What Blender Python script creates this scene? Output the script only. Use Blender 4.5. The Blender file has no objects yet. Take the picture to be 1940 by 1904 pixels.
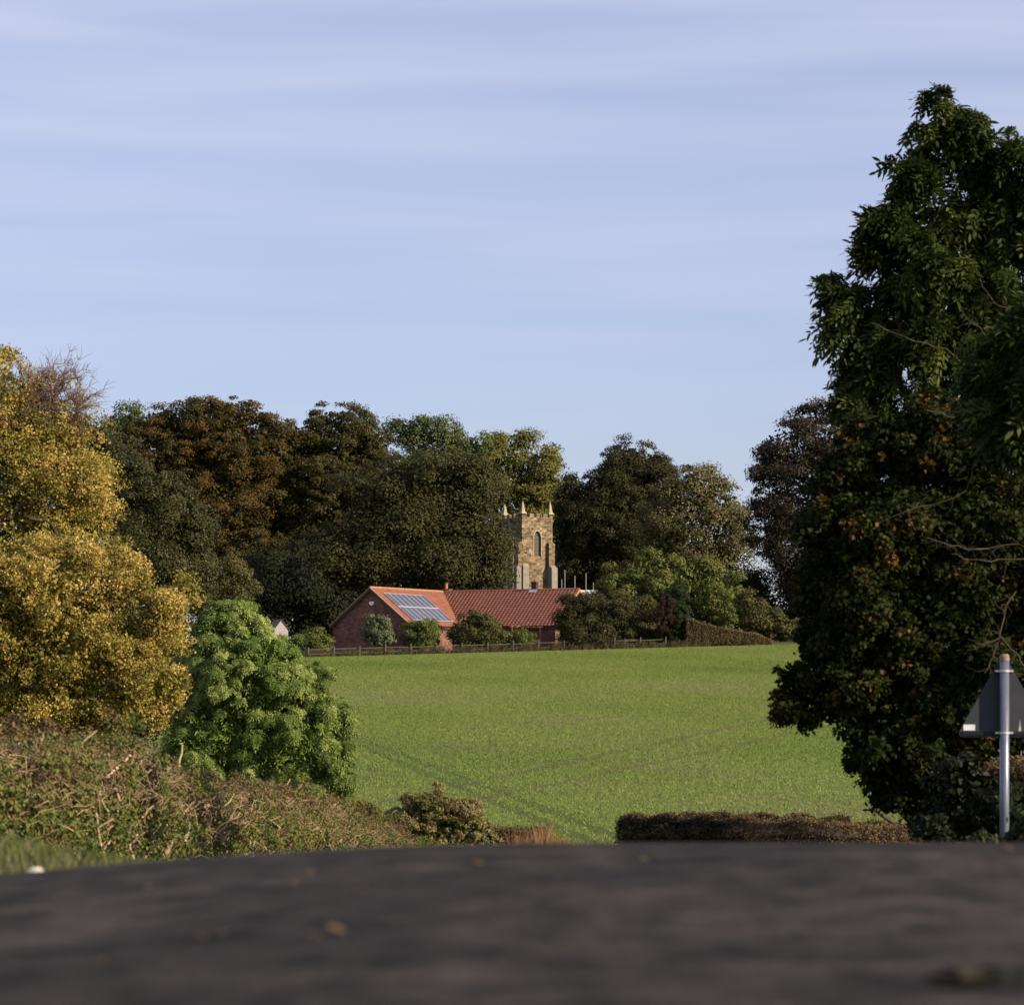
import bpy, bmesh, math, random
import numpy as np
from mathutils import Vector, Matrix

C = bpy.context.scene.collection
scene = bpy.context.scene
R = math.radians

# ------------------------------------------------------------------ camera / sky / sun / exposure
F = 6000.0          # focal length in photo units (photo taken as 1940 x 1904)
HZ = 1330.0         # height of the eye level in the photo
cam_d = bpy.data.cameras.new('camera')
cam = bpy.data.objects.new('camera', cam_d)
C.objects.link(cam)
scene.camera = cam
cam.location = (0, 0, 0)
cam.rotation_euler = (R(90), 0, 0)
cam_d.sensor_fit = 'HORIZONTAL'
cam_d.sensor_width = 36
cam_d.lens = 36 * F / 1940
cam_d.shift_y = (HZ - 952) / 1940
cam_d.clip_start = 0.05
cam_d.clip_end = 8000
cam_d.dof.use_dof = True
cam_d.dof.focus_distance = 330
cam_d.dof.aperture_fstop = 7.6

SUN_EL, SUN_AZ = R(25), R(115)         # azimuth clockwise from the view direction
world = bpy.data.worlds.new('World')
scene.world = world
world.use_nodes = True
wn, wl = world.node_tree.nodes, world.node_tree.links
wn.clear()
w_out = wn.new('ShaderNodeOutputWorld')
w_bg = wn.new('ShaderNodeBackground')
w_sky = wn.new('ShaderNodeTexSky')
w_sky.sky_type = 'NISHITA'
w_sky.sun_disc = False
w_sky.sun_elevation = SUN_EL
w_sky.sun_rotation = SUN_AZ
w_sky.air_density = 1.0
w_sky.dust_density = 0.6
w_sky.ozone_density = 3.0
w_bg.inputs['Strength'].default_value = 0.112
w_tc = wn.new('ShaderNodeTexCoord')
w_map = wn.new('ShaderNodeMapping')
w_map.inputs['Scale'].default_value = (2.6, 1.0, 32)
w_map.inputs['Rotation'].default_value = (0, R(0.4), 0)
w_n1 = wn.new('ShaderNodeTexNoise')
w_n1.inputs['Scale'].default_value = 2.0
w_n1.inputs['Detail'].default_value = 3.5
w_n1.inputs['Roughness'].default_value = 0.42
w_n1.inputs['Distortion'].default_value = 0.35
w_r1 = wn.new('ShaderNodeValToRGB')
w_r1.color_ramp.elements[0].position = 0.30
w_r1.color_ramp.elements[0].color = (0.52, 0.52, 0.52, 1)
w_r1.color_ramp.elements[1].position = 0.78
w_r1.color_ramp.elements[1].color = (1, 1, 1, 1)
w_sep = wn.new('ShaderNodeSeparateXYZ')
w_el = wn.new('ShaderNodeMapRange')          # thin cloud veil thickens away from the skyline
w_el.inputs['From Min'].default_value = 0.05
w_el.inputs['From Max'].default_value = 0.22
w_el.inputs['To Min'].default_value = 0.30
w_el.inputs['To Max'].default_value = 0.82
w_mul = wn.new('ShaderNodeMath')
w_mul.operation = 'MULTIPLY'
w_tint = wn.new('ShaderNodeMix')
w_tint.data_type = 'RGBA'
w_tint.blend_type = 'MULTIPLY'
w_tint.inputs[0].default_value = 1.0
w_tint.inputs[7].default_value = (0.71, 0.64, 0.76, 1)
w_mix = wn.new('ShaderNodeMix')
w_mix.data_type = 'RGBA'
w_mix.inputs[7].default_value = (3.75, 3.82, 4.75, 1)
wl.new(w_tc.outputs['Generated'], w_map.inputs['Vector'])
wl.new(w_map.outputs['Vector'], w_n1.inputs['Vector'])
wl.new(w_n1.outputs['Fac'], w_r1.inputs['Fac'])
wl.new(w_tc.outputs['Generated'], w_sep.inputs['Vector'])
wl.new(w_sep.outputs['Z'], w_el.inputs['Value'])
wl.new(w_r1.outputs['Color'], w_mul.inputs[0])
wl.new(w_el.outputs['Result'], w_mul.inputs[1])
wl.new(w_sky.outputs['Color'], w_tint.inputs[6])
wl.new(w_tint.outputs[2], w_mix.inputs[6])
wl.new(w_mul.outputs[0], w_mix.inputs[0])
wl.new(w_mix.outputs[2], w_bg.inputs['Color'])
wl.new(w_bg.outputs['Background'], w_out.inputs['Surface'])

sun_d = bpy.data.lights.new('sun', 'SUN')
sun_d.energy = 5.0
sun_d.angle = R(0.55)
sun_d.color = (1.0, 0.86, 0.66)
sun = bpy.data.objects.new('sun', sun_d)
C.objects.link(sun)
to_sun = Vector((math.cos(SUN_EL) * math.sin(SUN_AZ), math.cos(SUN_EL) * math.cos(SUN_AZ), math.sin(SUN_EL)))
sun.rotation_euler = (-to_sun).to_track_quat('-Z', 'Y').to_euler()
sun.location = (60, -30, 60)

scene.view_settings.view_transform = 'Standard'
scene.view_settings.look = 'None'
scene.view_settings.exposure = 0.75
scene.view_settings.gamma = 1.0
scene.render.engine = 'CYCLES'
scene.cycles.max_bounces = 5
scene.cycles.diffuse_bounces = 2
scene.cycles.glossy_bounces = 2
scene.cycles.transmission_bounces = 3
scene.cycles.transparent_max_bounces = 4

# ------------------------------------------------------------------ helpers
def P(px, py, d):
    """point of the place that the photo shows at (px, py), d metres away"""
    return np.array(((px - 970) / F * d, d, (HZ - py) / F * d))

_ys = np.concatenate([[-60, 0], np.linspace(5, 6.75, 15), [75, 84, 95, 108, 360, 374, 400, 440, 480, 530, 700, 1200, 4000]])
def _near(y):
    t = np.clip(y - 5, 0, 1.75)
    return -0.25 - 0.02 * t * t - 0.07 * np.clip(y - 6.75, 0, None)
_zs = np.concatenate([_near(_ys[:18]), [-5.25, -5.35, -5.15, 5.75, 6.25, 6.9, 8.5, 10.0, 10.8, 4.0, -30, -60]])
def ground_h(x, y):
    x = np.asarray(x, float); y = np.asarray(y, float)
    z = np.interp(y, _ys, _zs)
    t = np.clip(0.2 - x, 0, None)
    camber = np.where(t < 1.2, -0.063 * (t / 1.2) ** 2, -0.063 - 0.105 * (t - 1.2))
    camber = np.maximum(camber, -0.25)
    z = z + camber * np.clip((60 - y) / 40, 0, 1)
    z = z + 0.027 * (np.clip(x, -90, 70) - 4) * np.clip((y - 108) / 252, 0, 1) * np.clip((900 - y) / 400, 0, 1)
    # grassy bank left of the road
    b = np.clip((-1.2 - x) / 0.75, 0, 1)
    b = b * b * (3 - 2 * b)
    z = z + 0.28 * b * np.clip((y - 6) / 3, 0, 1) * np.clip((30 - y) / 12, 0, 1)
    return z
def gh(x, y):
    return float(ground_h(x, y))

def tag(o, label=None, cat=None, group=None, kind=None):
    if label: o['label'] = label
    if cat: o['category'] = cat
    if group: o['group'] = group
    if kind: o['kind'] = kind
    return o

def thing(name, label, cat, loc=(0, 0, 0), rz=0.0, group=None):
    o = bpy.data.objects.new(name, None)
    C.objects.link(o)
    o.empty_display_size = 0.3
    o.location = loc
    o.rotation_euler = (0, 0, rz)
    return tag(o, label, cat, group)

def link_mesh(name, me, mat, parent=None):
    o = bpy.data.objects.new(name, me)
    C.objects.link(o)
    for m in (mat if isinstance(mat, (list, tuple)) else [mat]):
        me.materials.append(m)
    if parent is not None:
        o.parent = parent
    return o

def np_mesh(name, V, faces_flat, k, attrs=None, smooth=False):
    """V (N,3), faces_flat flat index array of equal k-gons"""
    me = bpy.data.meshes.new(name)
    V = np.ascontiguousarray(V, np.float32)
    faces_flat = np.ascontiguousarray(faces_flat, np.int32).ravel()
    n = len(faces_flat) // k
    me.vertices.add(len(V)); me.vertices.foreach_set('co', V.ravel())
    me.loops.add(n * k); me.loops.foreach_set('vertex_index', faces_flat)
    me.polygons.add(n)
    me.polygons.foreach_set('loop_start', np.arange(n, dtype=np.int32) * k)
    me.polygons.foreach_set('loop_total', np.full(n, k, np.int32))
    if smooth:
        me.polygons.foreach_set('use_smooth', np.ones(n, bool))
    me.update(calc_edges=True)
    for an, arr in (attrs or {}).items():
        a = me.attributes.new(an, 'FLOAT', 'FACE')
        a.data.foreach_set('value', np.ascontiguousarray(arr, np.float32))
    return me

class MB:
    """collects boxes, tubes, prisms; builds ONE mesh"""
    def __init__(s): s.v, s.f, s.mi = [], [], []
    def add(s, v, f, m=0):
        o = len(s.v); s.v += [tuple(map(float, p)) for p in v]
        s.f += [tuple(i + o for i in q) for q in f]; s.mi += [m] * len(f); return s
    def box(s, c, size, m=0, M=None):
        cx, cy, cz = c; a, b, d = [q / 2 for q in size]
        v = [Vector((sx * a, sy * b, sz * d)) for sx in (-1, 1) for sy in (-1, 1) for sz in (-1, 1)]
        if M is not None: v = [M @ p for p in v]
        v = [p + Vector(c) for p in v]
        return s.add(v, [(0, 1, 3, 2), (4, 6, 7, 5), (0, 4, 5, 1), (2, 3, 7, 6), (0, 2, 6, 4), (1, 5, 7, 3)], m)
    def tube(s, p0, p1, r0, r1=None, n=8, m=0, caps=True):
        r1 = r0 if r1 is None else r1
        p0, p1 = Vector(p0), Vector(p1); d = (p1 - p0).normalized()
        a = d.orthogonal().normalized(); b = d.cross(a)
        v = []
        for p, r in ((p0, r0), (p1, r1)):
            for i in range(n):
                t = 2 * math.pi * i / n
                v.append(p + a * (r * math.cos(t)) + b * (r * math.sin(t)))
        f = [(i, (i + 1) % n, n + (i + 1) % n, n + i) for i in range(n)]
        if caps: f += [tuple(range(n - 1, -1, -1)), tuple(range(n, 2 * n))]
        return s.add(v, f, m)
    def prism(s, pts, ext, m=0):
        """closed polygon pts (3D, in order) extruded by vector ext"""
        n = len(pts); e = Vector(ext)
        v = [Vector(p) for p in pts] + [Vector(p) + e for p in pts]
        f = [tuple(range(n - 1, -1, -1)), tuple(range(n, 2 * n))] + [(i, (i + 1) % n, n + (i + 1) % n, n + i) for i in range(n)]
        return s.add(v, f, m)
    def frustum(s, c, a0, a1, hgt, m=0):
        x, y, z = c
        v = [(x - a0, y - a0, z), (x + a0, y - a0, z), (x + a0, y + a0, z), (x - a0, y + a0, z),
             (x - a1, y - a1, z + hgt), (x + a1, y - a1, z + hgt), (x + a1, y + a1, z + hgt), (x - a1, y + a1, z + hgt)]
        return s.add(v, [(3, 2, 1, 0), (4, 5, 6, 7), (0, 1, 5, 4), (1, 2, 6, 5), (2, 3, 7, 6), (3, 0, 4, 7)], m)
    def build(s, name, mat, parent=None, smooth=False, bevel=0):
        me = bpy.data.meshes.new(name); me.from_pydata(s.v, [], s.f)
        bm = bmesh.new(); bm.from_mesh(me)
        bmesh.ops.recalc_face_normals(bm, faces=bm.faces)
        if bevel:
            bmesh.ops.bevel(bm, geom=list(bm.edges), offset=bevel, segments=2, affect='EDGES', clamp_overlap=True)
        bm.to_mesh(me); bm.free()
        if not bevel and any(s.mi): me.polygons.foreach_set('material_index', s.mi)
        if smooth: me.polygons.foreach_set('use_smooth', [True] * len(me.polygons))
        me.update()
        return link_mesh(name, me, mat, parent)

# ------------------------------------------------------------------ materials
def new_mat(name):
    m = bpy.data.materials.new(name); m.use_nodes = True
    n, l = m.node_tree.nodes, m.node_tree.links
    return m, n, l, n['Principled BSDF']

def ramp(n, cols, interp='LINEAR'):
    r = n.new('ShaderNodeValToRGB'); cr = r.color_ramp; cr.interpolation = interp
    pos = [c[3] if len(c) > 3 else i / max(1, len(cols) - 1) for i, c in enumerate(cols)]
    cr.elements[0].position = pos[0]; cr.elements[0].color = (*cols[0][:3], 1)
    cr.elements[1].position = pos[-1]; cr.elements[1].color = (*cols[-1][:3], 1)
    for c, p in list(zip(cols, pos))[1:-1]:
        e = cr.elements.new(p); e.color = (*c[:3], 1)
    return r

_fol = {}
def foliage(name, cols, transl=0.25, rough=0.6, spec=0.12):
    if name in _fol: return _fol[name]
    m, n, l, b = new_mat(name)
    a = n.new('ShaderNodeAttribute'); a.attribute_name = 'rnd'
    r = ramp(n, cols)
    l.new(a.outputs['Fac'], r.inputs['Fac'])
    l.new(r.outputs['Color'], b.inputs['Base Color'])
    b.inputs['Roughness'].default_value = rough
    b.inputs['Specular IOR Level'].default_value = spec
    t = n.new('ShaderNodeBsdfTranslucent')
    l.new(r.outputs['Color'], t.inputs['Color'])
    mx = n.new('ShaderNodeMixShader'); mx.inputs[0].default_value = transl
    l.new(b.outputs[0], mx.inputs[1]); l.new(t.outputs[0], mx.inputs[2])
    l.new(mx.outputs[0], n['Material Output'].inputs['Surface'])
    _fol[name] = m
    return m

def noisy(name, cols, scale=4, detail=6, rough=0.8, spec=0.2, bump=0.0, bscale=None, stretch=(1, 1, 1), metallic=0.0, coords='Object'):
    m, n, l, b = new_mat(name)
    tc = n.new('ShaderNodeTexCoord'); mp = n.new('ShaderNodeMapping')
    mp.inputs['Scale'].default_value = stretch
    l.new(tc.outputs[coords], mp.inputs['Vector'])
    nz = n.new('ShaderNodeTexNoise'); nz.inputs['Scale'].default_value = scale; nz.inputs['Detail'].default_value = detail
    nz.inputs['Roughness'].default_value = 0.6
    l.new(mp.outputs[0], nz.inputs['Vector'])
    r = ramp(n, [(*c[:3], 0.28 + 0.44 * i / max(1, len(cols) - 1)) for i, c in enumerate(cols)])
    l.new(nz.outputs['Fac'], r.inputs['Fac']); l.new(r.outputs['Color'], b.inputs['Base Color'])
    b.inputs['Roughness'].default_value = rough; b.inputs['Specular IOR Level'].default_value = spec
    b.inputs['Metallic'].default_value = metallic
    if bump:
        n2 = n.new('ShaderNodeTexNoise'); n2.inputs['Scale'].default_value = bscale or scale * 4; n2.inputs['Detail'].default_value = 4
        l.new(mp.outputs[0], n2.inputs['Vector'])
        bp = n.new('ShaderNodeBump'); bp.inputs['Strength'].default_value = bump; bp.inputs['Distance'].default_value = 0.05
        l.new(n2.outputs['Fac'], bp.inputs['Height']); l.new(bp.outputs['Normal'], b.inputs['Normal'])
    return m

def brickwork(name, c1, c2, mortar, bw, bh, ms=0.012, rot=(R(90), 0, 0), var=None, rough=0.9, offset=0.5, blocks=None):
    """bricks / stones on any upright face: picks the face's own horizontal direction"""
    m, n, l, b = new_mat(name)
    tc = n.new('ShaderNodeTexCoord'); sep = n.new('ShaderNodeSeparateXYZ')
    l.new(tc.outputs['Object'], sep.inputs[0])
    geo = n.new('ShaderNodeNewGeometry')
    vt = n.new('ShaderNodeVectorTransform'); vt.vector_type = 'NORMAL'; vt.convert_from = 'WORLD'; vt.convert_to = 'OBJECT'
    l.new(geo.outputs['True Normal'], vt.inputs[0])
    ns = n.new('ShaderNodeSeparateXYZ'); l.new(vt.outputs[0], ns.inputs[0])
    ab = n.new('ShaderNodeMath'); ab.operation = 'ABSOLUTE'; l.new(ns.outputs['X'], ab.inputs[0])
    gt = n.new('ShaderNodeMath'); gt.operation = 'GREATER_THAN'; gt.inputs[1].default_value = 0.7; l.new(ab.outputs[0], gt.inputs[0])
    mxf = n.new('ShaderNodeMix'); l.new(gt.outputs[0], mxf.inputs[0]); l.new(sep.outputs['X'], mxf.inputs[2]); l.new(sep.outputs['Y'], mxf.inputs[3])
    cb = n.new('ShaderNodeCombineXYZ'); l.new(mxf.outputs[0], cb.inputs['X']); l.new(sep.outputs['Z'], cb.inputs['Y'])
    br = n.new('ShaderNodeTexBrick'); l.new(cb.outputs[0], br.inputs['Vector'])
    br.inputs['Scale'].default_value = 1.0; br.inputs['Brick Width'].default_value = bw; br.inputs['Row Height'].default_value = bh
    br.inputs['Mortar Size'].default_value = ms; br.offset = offset
    br.inputs['Color1'].default_value = (*c1, 1); br.inputs['Color2'].default_value = (*c2, 1); br.inputs['Mortar'].default_value = (*mortar, 1)
    nz = n.new('ShaderNodeTexNoise'); nz.inputs['Scale'].default_value = 0.9; nz.inputs['Detail'].default_value = 6
    l.new(tc.outputs['Object'], nz.inputs['Vector'])
    r = ramp(n, var or [(0.55, 0.55, 0.55, 0.3), (1.25, 1.2, 1.15, 0.7)])
    l.new(nz.outputs['Fac'], r.inputs['Fac'])
    mx = n.new('ShaderNodeMix'); mx.data_type = 'RGBA'; mx.blend_type = 'MULTIPLY'; mx.inputs[0].default_value = 1
    l.new(br.outputs['Color'], mx.inputs[6]); l.new(r.outputs['Color'], mx.inputs[7])
    if blocks:          # single blocks of a different stone
        wn_ = n.new('ShaderNodeTexVoronoi'); wn_.inputs['Scale'].default_value = 1.0; wn_.inputs['Randomness'].default_value = .55
        mp = n.new('ShaderNodeMapping'); mp.inputs['Scale'].default_value = (1 / bw, 1 / bh, 1); l.new(cb.outputs[0], mp.inputs[0]); l.new(mp.outputs[0], wn_.inputs['Vector'])
        sx = n.new('ShaderNodeSeparateColor'); l.new(wn_.outputs['Color'], sx.inputs[0])
        r2 = ramp(n, blocks, 'CONSTANT'); l.new(sx.outputs[0], r2.inputs['Fac'])
        m2 = n.new('ShaderNodeMix'); m2.data_type = 'RGBA'; m2.blend_type = 'MULTIPLY'; m2.inputs[0].default_value = 1
        l.new(mx.outputs[2], m2.inputs[6]); l.new(r2.outputs['Color'], m2.inputs[7]); mx = m2
    l.new(mx.outputs[2], b.inputs['Base Color'])
    bp = n.new('ShaderNodeBump'); bp.inputs['Strength'].default_value = 0.6; bp.inputs['Distance'].default_value = 0.02; bp.invert = True
    l.new(br.outputs['Fac'], bp.inputs['Height']); l.new(bp.outputs['Normal'], b.inputs['Normal'])
    b.inputs['Roughness'].default_value = rough; b.inputs['Specular IOR Level'].default_value = 0.15
    return m

def plain(name, col, rough=0.6, spec=0.3, metallic=0.0):
    return noisy(name, [tuple(c * 0.82 for c in col), tuple(min(1, c * 1.12) for c in col)], scale=6, rough=rough, spec=spec, metallic=metallic)

M_bark = noisy('bark', [(0.03, 0.024, 0.018), (0.075, 0.06, 0.042)], scale=5, bump=0.4)
M_bark_pale = noisy('pale_bark', [(0.09, 0.075, 0.05), (0.20, 0.165, 0.11)], scale=5, bump=0.4)
M_twig_red = noisy('reddish_twigs', [(0.10, 0.055, 0.035), (0.19, 0.11, 0.07)], scale=3)

# ------------------------------------------------------------------ leaves, twigs, trees
T_DIAMOND = np.array([(-.5, 0, 0), (0, .5, .12), (.5, 0, 0), (0, -.5, .12)])
T_LEAF = np.array([(-.5, 0, 0), (-.2, .42, .10), (.15, .40, .08), (.5, 0, -.08), (.15, -.40, .08), (-.2, -.42, .10)])
T_MAPLE = np.array([(-.5, 0, 0), (-.30, .34, .04), (-.08, .26, .03), (.06, .52, .0), (.18, .2, .03), (.52, 0, -.05),
                    (.18, -.2, .03), (.06, -.52, .0), (-.08, -.26, .03), (-.30, -.34, .04)])

def unit(v):
    return v / np.maximum(np.linalg.norm(v, axis=-1, keepdims=True), 1e-9)

def rand_dirs(rng, n):
    return unit(rng.normal(size=(n, 3)))

def leaf_mesh(name, mat, parent, Cn, A, N, L, W, rnd, tmpl=T_DIAMOND):
    k = len(tmpl); n = len(Cn)
    A = unit(A - N * np.sum(A * N, 1, keepdims=True)); B = np.cross(N, A)
    V = (Cn[:, None, :] + A[:, None, :] * (tmpl[None, :, 0, None] * L[:, None, None])
         + B[:, None, :] * (tmpl[None, :, 1, None] * W[:, None, None])
         + N[:, None, :] * (tmpl[None, :, 2, None] * W[:, None, None]))
    me = np_mesh(name, V.reshape(-1, 3), np.arange(n * k), k, {'rnd': rnd})
    return link_mesh(name, me, mat, parent)

def tubes_arr(P0, P1, r0, r1, sides=3):
    n = len(P0); D = unit(P1 - P0)
    ref = np.where(np.abs(D[:, 2:3]) > 0.9, np.array([[1., 0, 0]]), np.array([[0, 0, 1.]]))
    A = unit(np.cross(D, ref)); B = np.cross(D, A)
    t = np.arange(sides) * 2 * np.pi / sides
    ring = A[:, None, :] * np.cos(t)[None, :, None] + B[:, None, :] * np.sin(t)[None, :, None]
    V = np.concatenate([P0[:, None, :] + ring * np.asarray(r0).reshape(-1, 1, 1), P1[:, None, :] + ring * np.asarray(r1).reshape(-1, 1, 1)], 1)
    i = np.arange(sides); j = (i + 1) % sides
    q = np.stack([i, j, sides + j, sides + i], 1)
    Fc = (np.arange(n) * 2 * sides)[:, None, None] + q[None]
    return V.reshape(-1, 3), Fc.reshape(-1, 4)

class Twigs:
    def __init__(s): s.V, s.Fc, s.n = [], [], 0
    def add(s, P0, P1, r0, r1, sides=3):
        P0 = np.atleast_2d(np.asarray(P0, float)); P1 = np.atleast_2d(np.asarray(P1, float))
        r0 = np.broadcast_to(np.asarray(r0, float), (len(P0),)); r1 = np.broadcast_to(np.asarray(r1, float), (len(P0),))
        V, Fc = tubes_arr(P0, P1, r0, r1, sides); s.V.append(V); s.Fc.append(Fc + s.n); s.n += len(V)
    def bent(s, rng, P0, P1, r0, r1, wob=0.12, seg=3, sides=4):
        P0 = np.atleast_2d(np.asarray(P0, float)); P1 = np.atleast_2d(np.asarray(P1, float))
        ln = np.linalg.norm(P1 - P0, axis=1, keepdims=True)
        r0 = np.broadcast_to(np.asarray(r0, float), (len(P0),)); r1 = np.broadcast_to(np.asarray(r1, float), (len(P0),))
        prev = P0; pts = [P0]
        for k in range(1, seg + 1):
            t = k / seg
            q = P0 + (P1 - P0) * t
            if k < seg: q = q + rng.normal(size=q.shape) * ln * wob * 0.5
            s.add(prev, q, r0 + (r1 - r0) * (k - 1) / seg, r0 + (r1 - r0) * t, sides); prev = q; pts.append(q)
        return pts
    def build(s, name, mat, parent):
        V = np.concatenate(s.V); Fc = np.concatenate(s.Fc)
        return link_mesh(name, np_mesh(name, V, Fc, 4, smooth=True), mat, parent)

def to3(lobes, d):
    out = []
    for lb in lobes:
        px, py, rx, ry = lb[:4]; dd = lb[4] if len(lb) > 4 else 0.0
        D = d + dd; s = D / F
        out.append((P(px, py, D), np.array((rx * s, 0.85 * min(0.5 * (rx + ry), 1.25 * rx) * s, ry * s))))
    return out

def clumps(rng, L3, n, back=0.35, inner=0.28, shell=(0.8, 1.02), bough=.8):
    ar = np.array([r[0] * r[2] + r[1] * r[2] for _, r in L3]); ar = ar / ar.sum()
    cs, outs, li = [], [], []
    tries = 0
    cen = np.array([c for c, _ in L3]); rad = np.array([r for _, r in L3])
    boughs = [rand_dirs(rng, max(6, int(n / len(L3) / 8))) for _ in L3]
    bsz = [rng.uniform(.86, 1.08, len(b)) for b in boughs]
    while sum(len(c) for c in cs) < n and tries < 60:
        tries += 1
        k = rng.choice(len(L3), size=n, p=ar)
        dv = rand_dirs(rng, n); sz = np.ones(n)
        for q in range(len(L3)):
            m_ = (k == q) & (rng.random(n) < bough)
            j_ = rng.integers(0, len(boughs[q]), m_.sum())
            dv[m_] = unit(boughs[q][j_] + rng.normal(size=(m_.sum(), 3)) * .17); sz[m_] = bsz[q][j_]
        keep = (dv[:, 1] < 0.15) | (rng.random(n) < back)
        rr = np.where(rng.random(n) < inner, rng.uniform(0.3, 0.8, n), rng.uniform(*shell, n) * sz)
        p = cen[k] + rad[k] * dv * rr[:, None]
        q = np.linalg.norm((p[:, None, :] - cen[None]) / rad[None], axis=2)
        q[np.arange(n), k] = 9
        keep &= q.min(1) > 0.72
        cs.append(p[keep]); outs.append(dv[keep]); li.append(k[keep])
    cs = np.concatenate(cs)[:n]; outs = np.concatenate(outs)[:n]; li = np.concatenate(li)[:n]
    return cs, outs, li

def clump_leaves(rng, cc, out, per, rc, flat=0.7, up=0.5, outw=0.7, hollow=0.5, njit=0.6, cvar=0.35):
    """leaves of all clumps: centres, normals, rnd"""
    n = len(cc); f = np.clip(np.exp(rng.normal(size=n) * .42), .4, 2.1); r = rc * f
    cr = rng.random(n)
    cnt = np.maximum(3, (per * f ** 1.7 / np.mean(f ** 1.7)).astype(int))
    idx = np.repeat(np.arange(n), cnt); tot = len(idx)
    v = rand_dirs(rng, tot) + out[idx] * outw + np.array([0, 0, up])
    v = unit(v)
    rad = r[idx] * (hollow + (1 - hollow) * rng.random(tot) ** 0.6)
    p = cc[idx] + v * rad[:, None] * np.array([1, 1, flat])
    p = p + rng.normal(size=p.shape) * (r[idx] * 0.12)[:, None]
    N = unit(v + rand_dirs(rng, tot) * njit)
    rnd = np.clip(cr[idx] * cvar * 2 + rng.random(tot) * (1 - cvar) - cvar * 0.5 + 0.0, 0, 1)
    return p, N, rnd

def leaflets(rng, p, A, N, L, rnd, pairs):
    """turn each leaf into a feather-shaped leaf: pairs of leaflets along a drooping stalk and one at its tip"""
    A = unit(A - N * np.sum(A * N, 1, keepdims=True)); B = np.cross(N, A)
    ps, As, Ns, Ls, rs = [], [], [], [], []
    for j in range(pairs + 1):
        t = (j + 0.6) / (pairs + 0.6) - 0.5
        droop = -0.25 * (t + .5) ** 2
        base = p + A * (t * L)[:, None] + np.array([0, 0, 1.]) * (droop * L)[:, None]
        for sd in ((0,) if j == pairs else (-1, 1)):
            ax = unit(A * 0.65 + B * 0.8 * sd + np.array([0, 0, -0.25])) if sd else unit(A + np.array([0, 0, -0.4]))
            ll = L * (0.40 if sd else 0.45) * rng.uniform(.8, 1.15, len(L))
            ps.append(base + ax * (ll * .5)[:, None]); As.append(ax); Ns.append(unit(N + rand_dirs(rng, len(L)) * .25)); Ls.append(ll)
            rs.append(np.clip(rnd + rng.normal(size=len(L)) * .06, 0, 1))
    return (np.concatenate(q) for q in (ps, As, Ns, Ls, rs))

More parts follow.
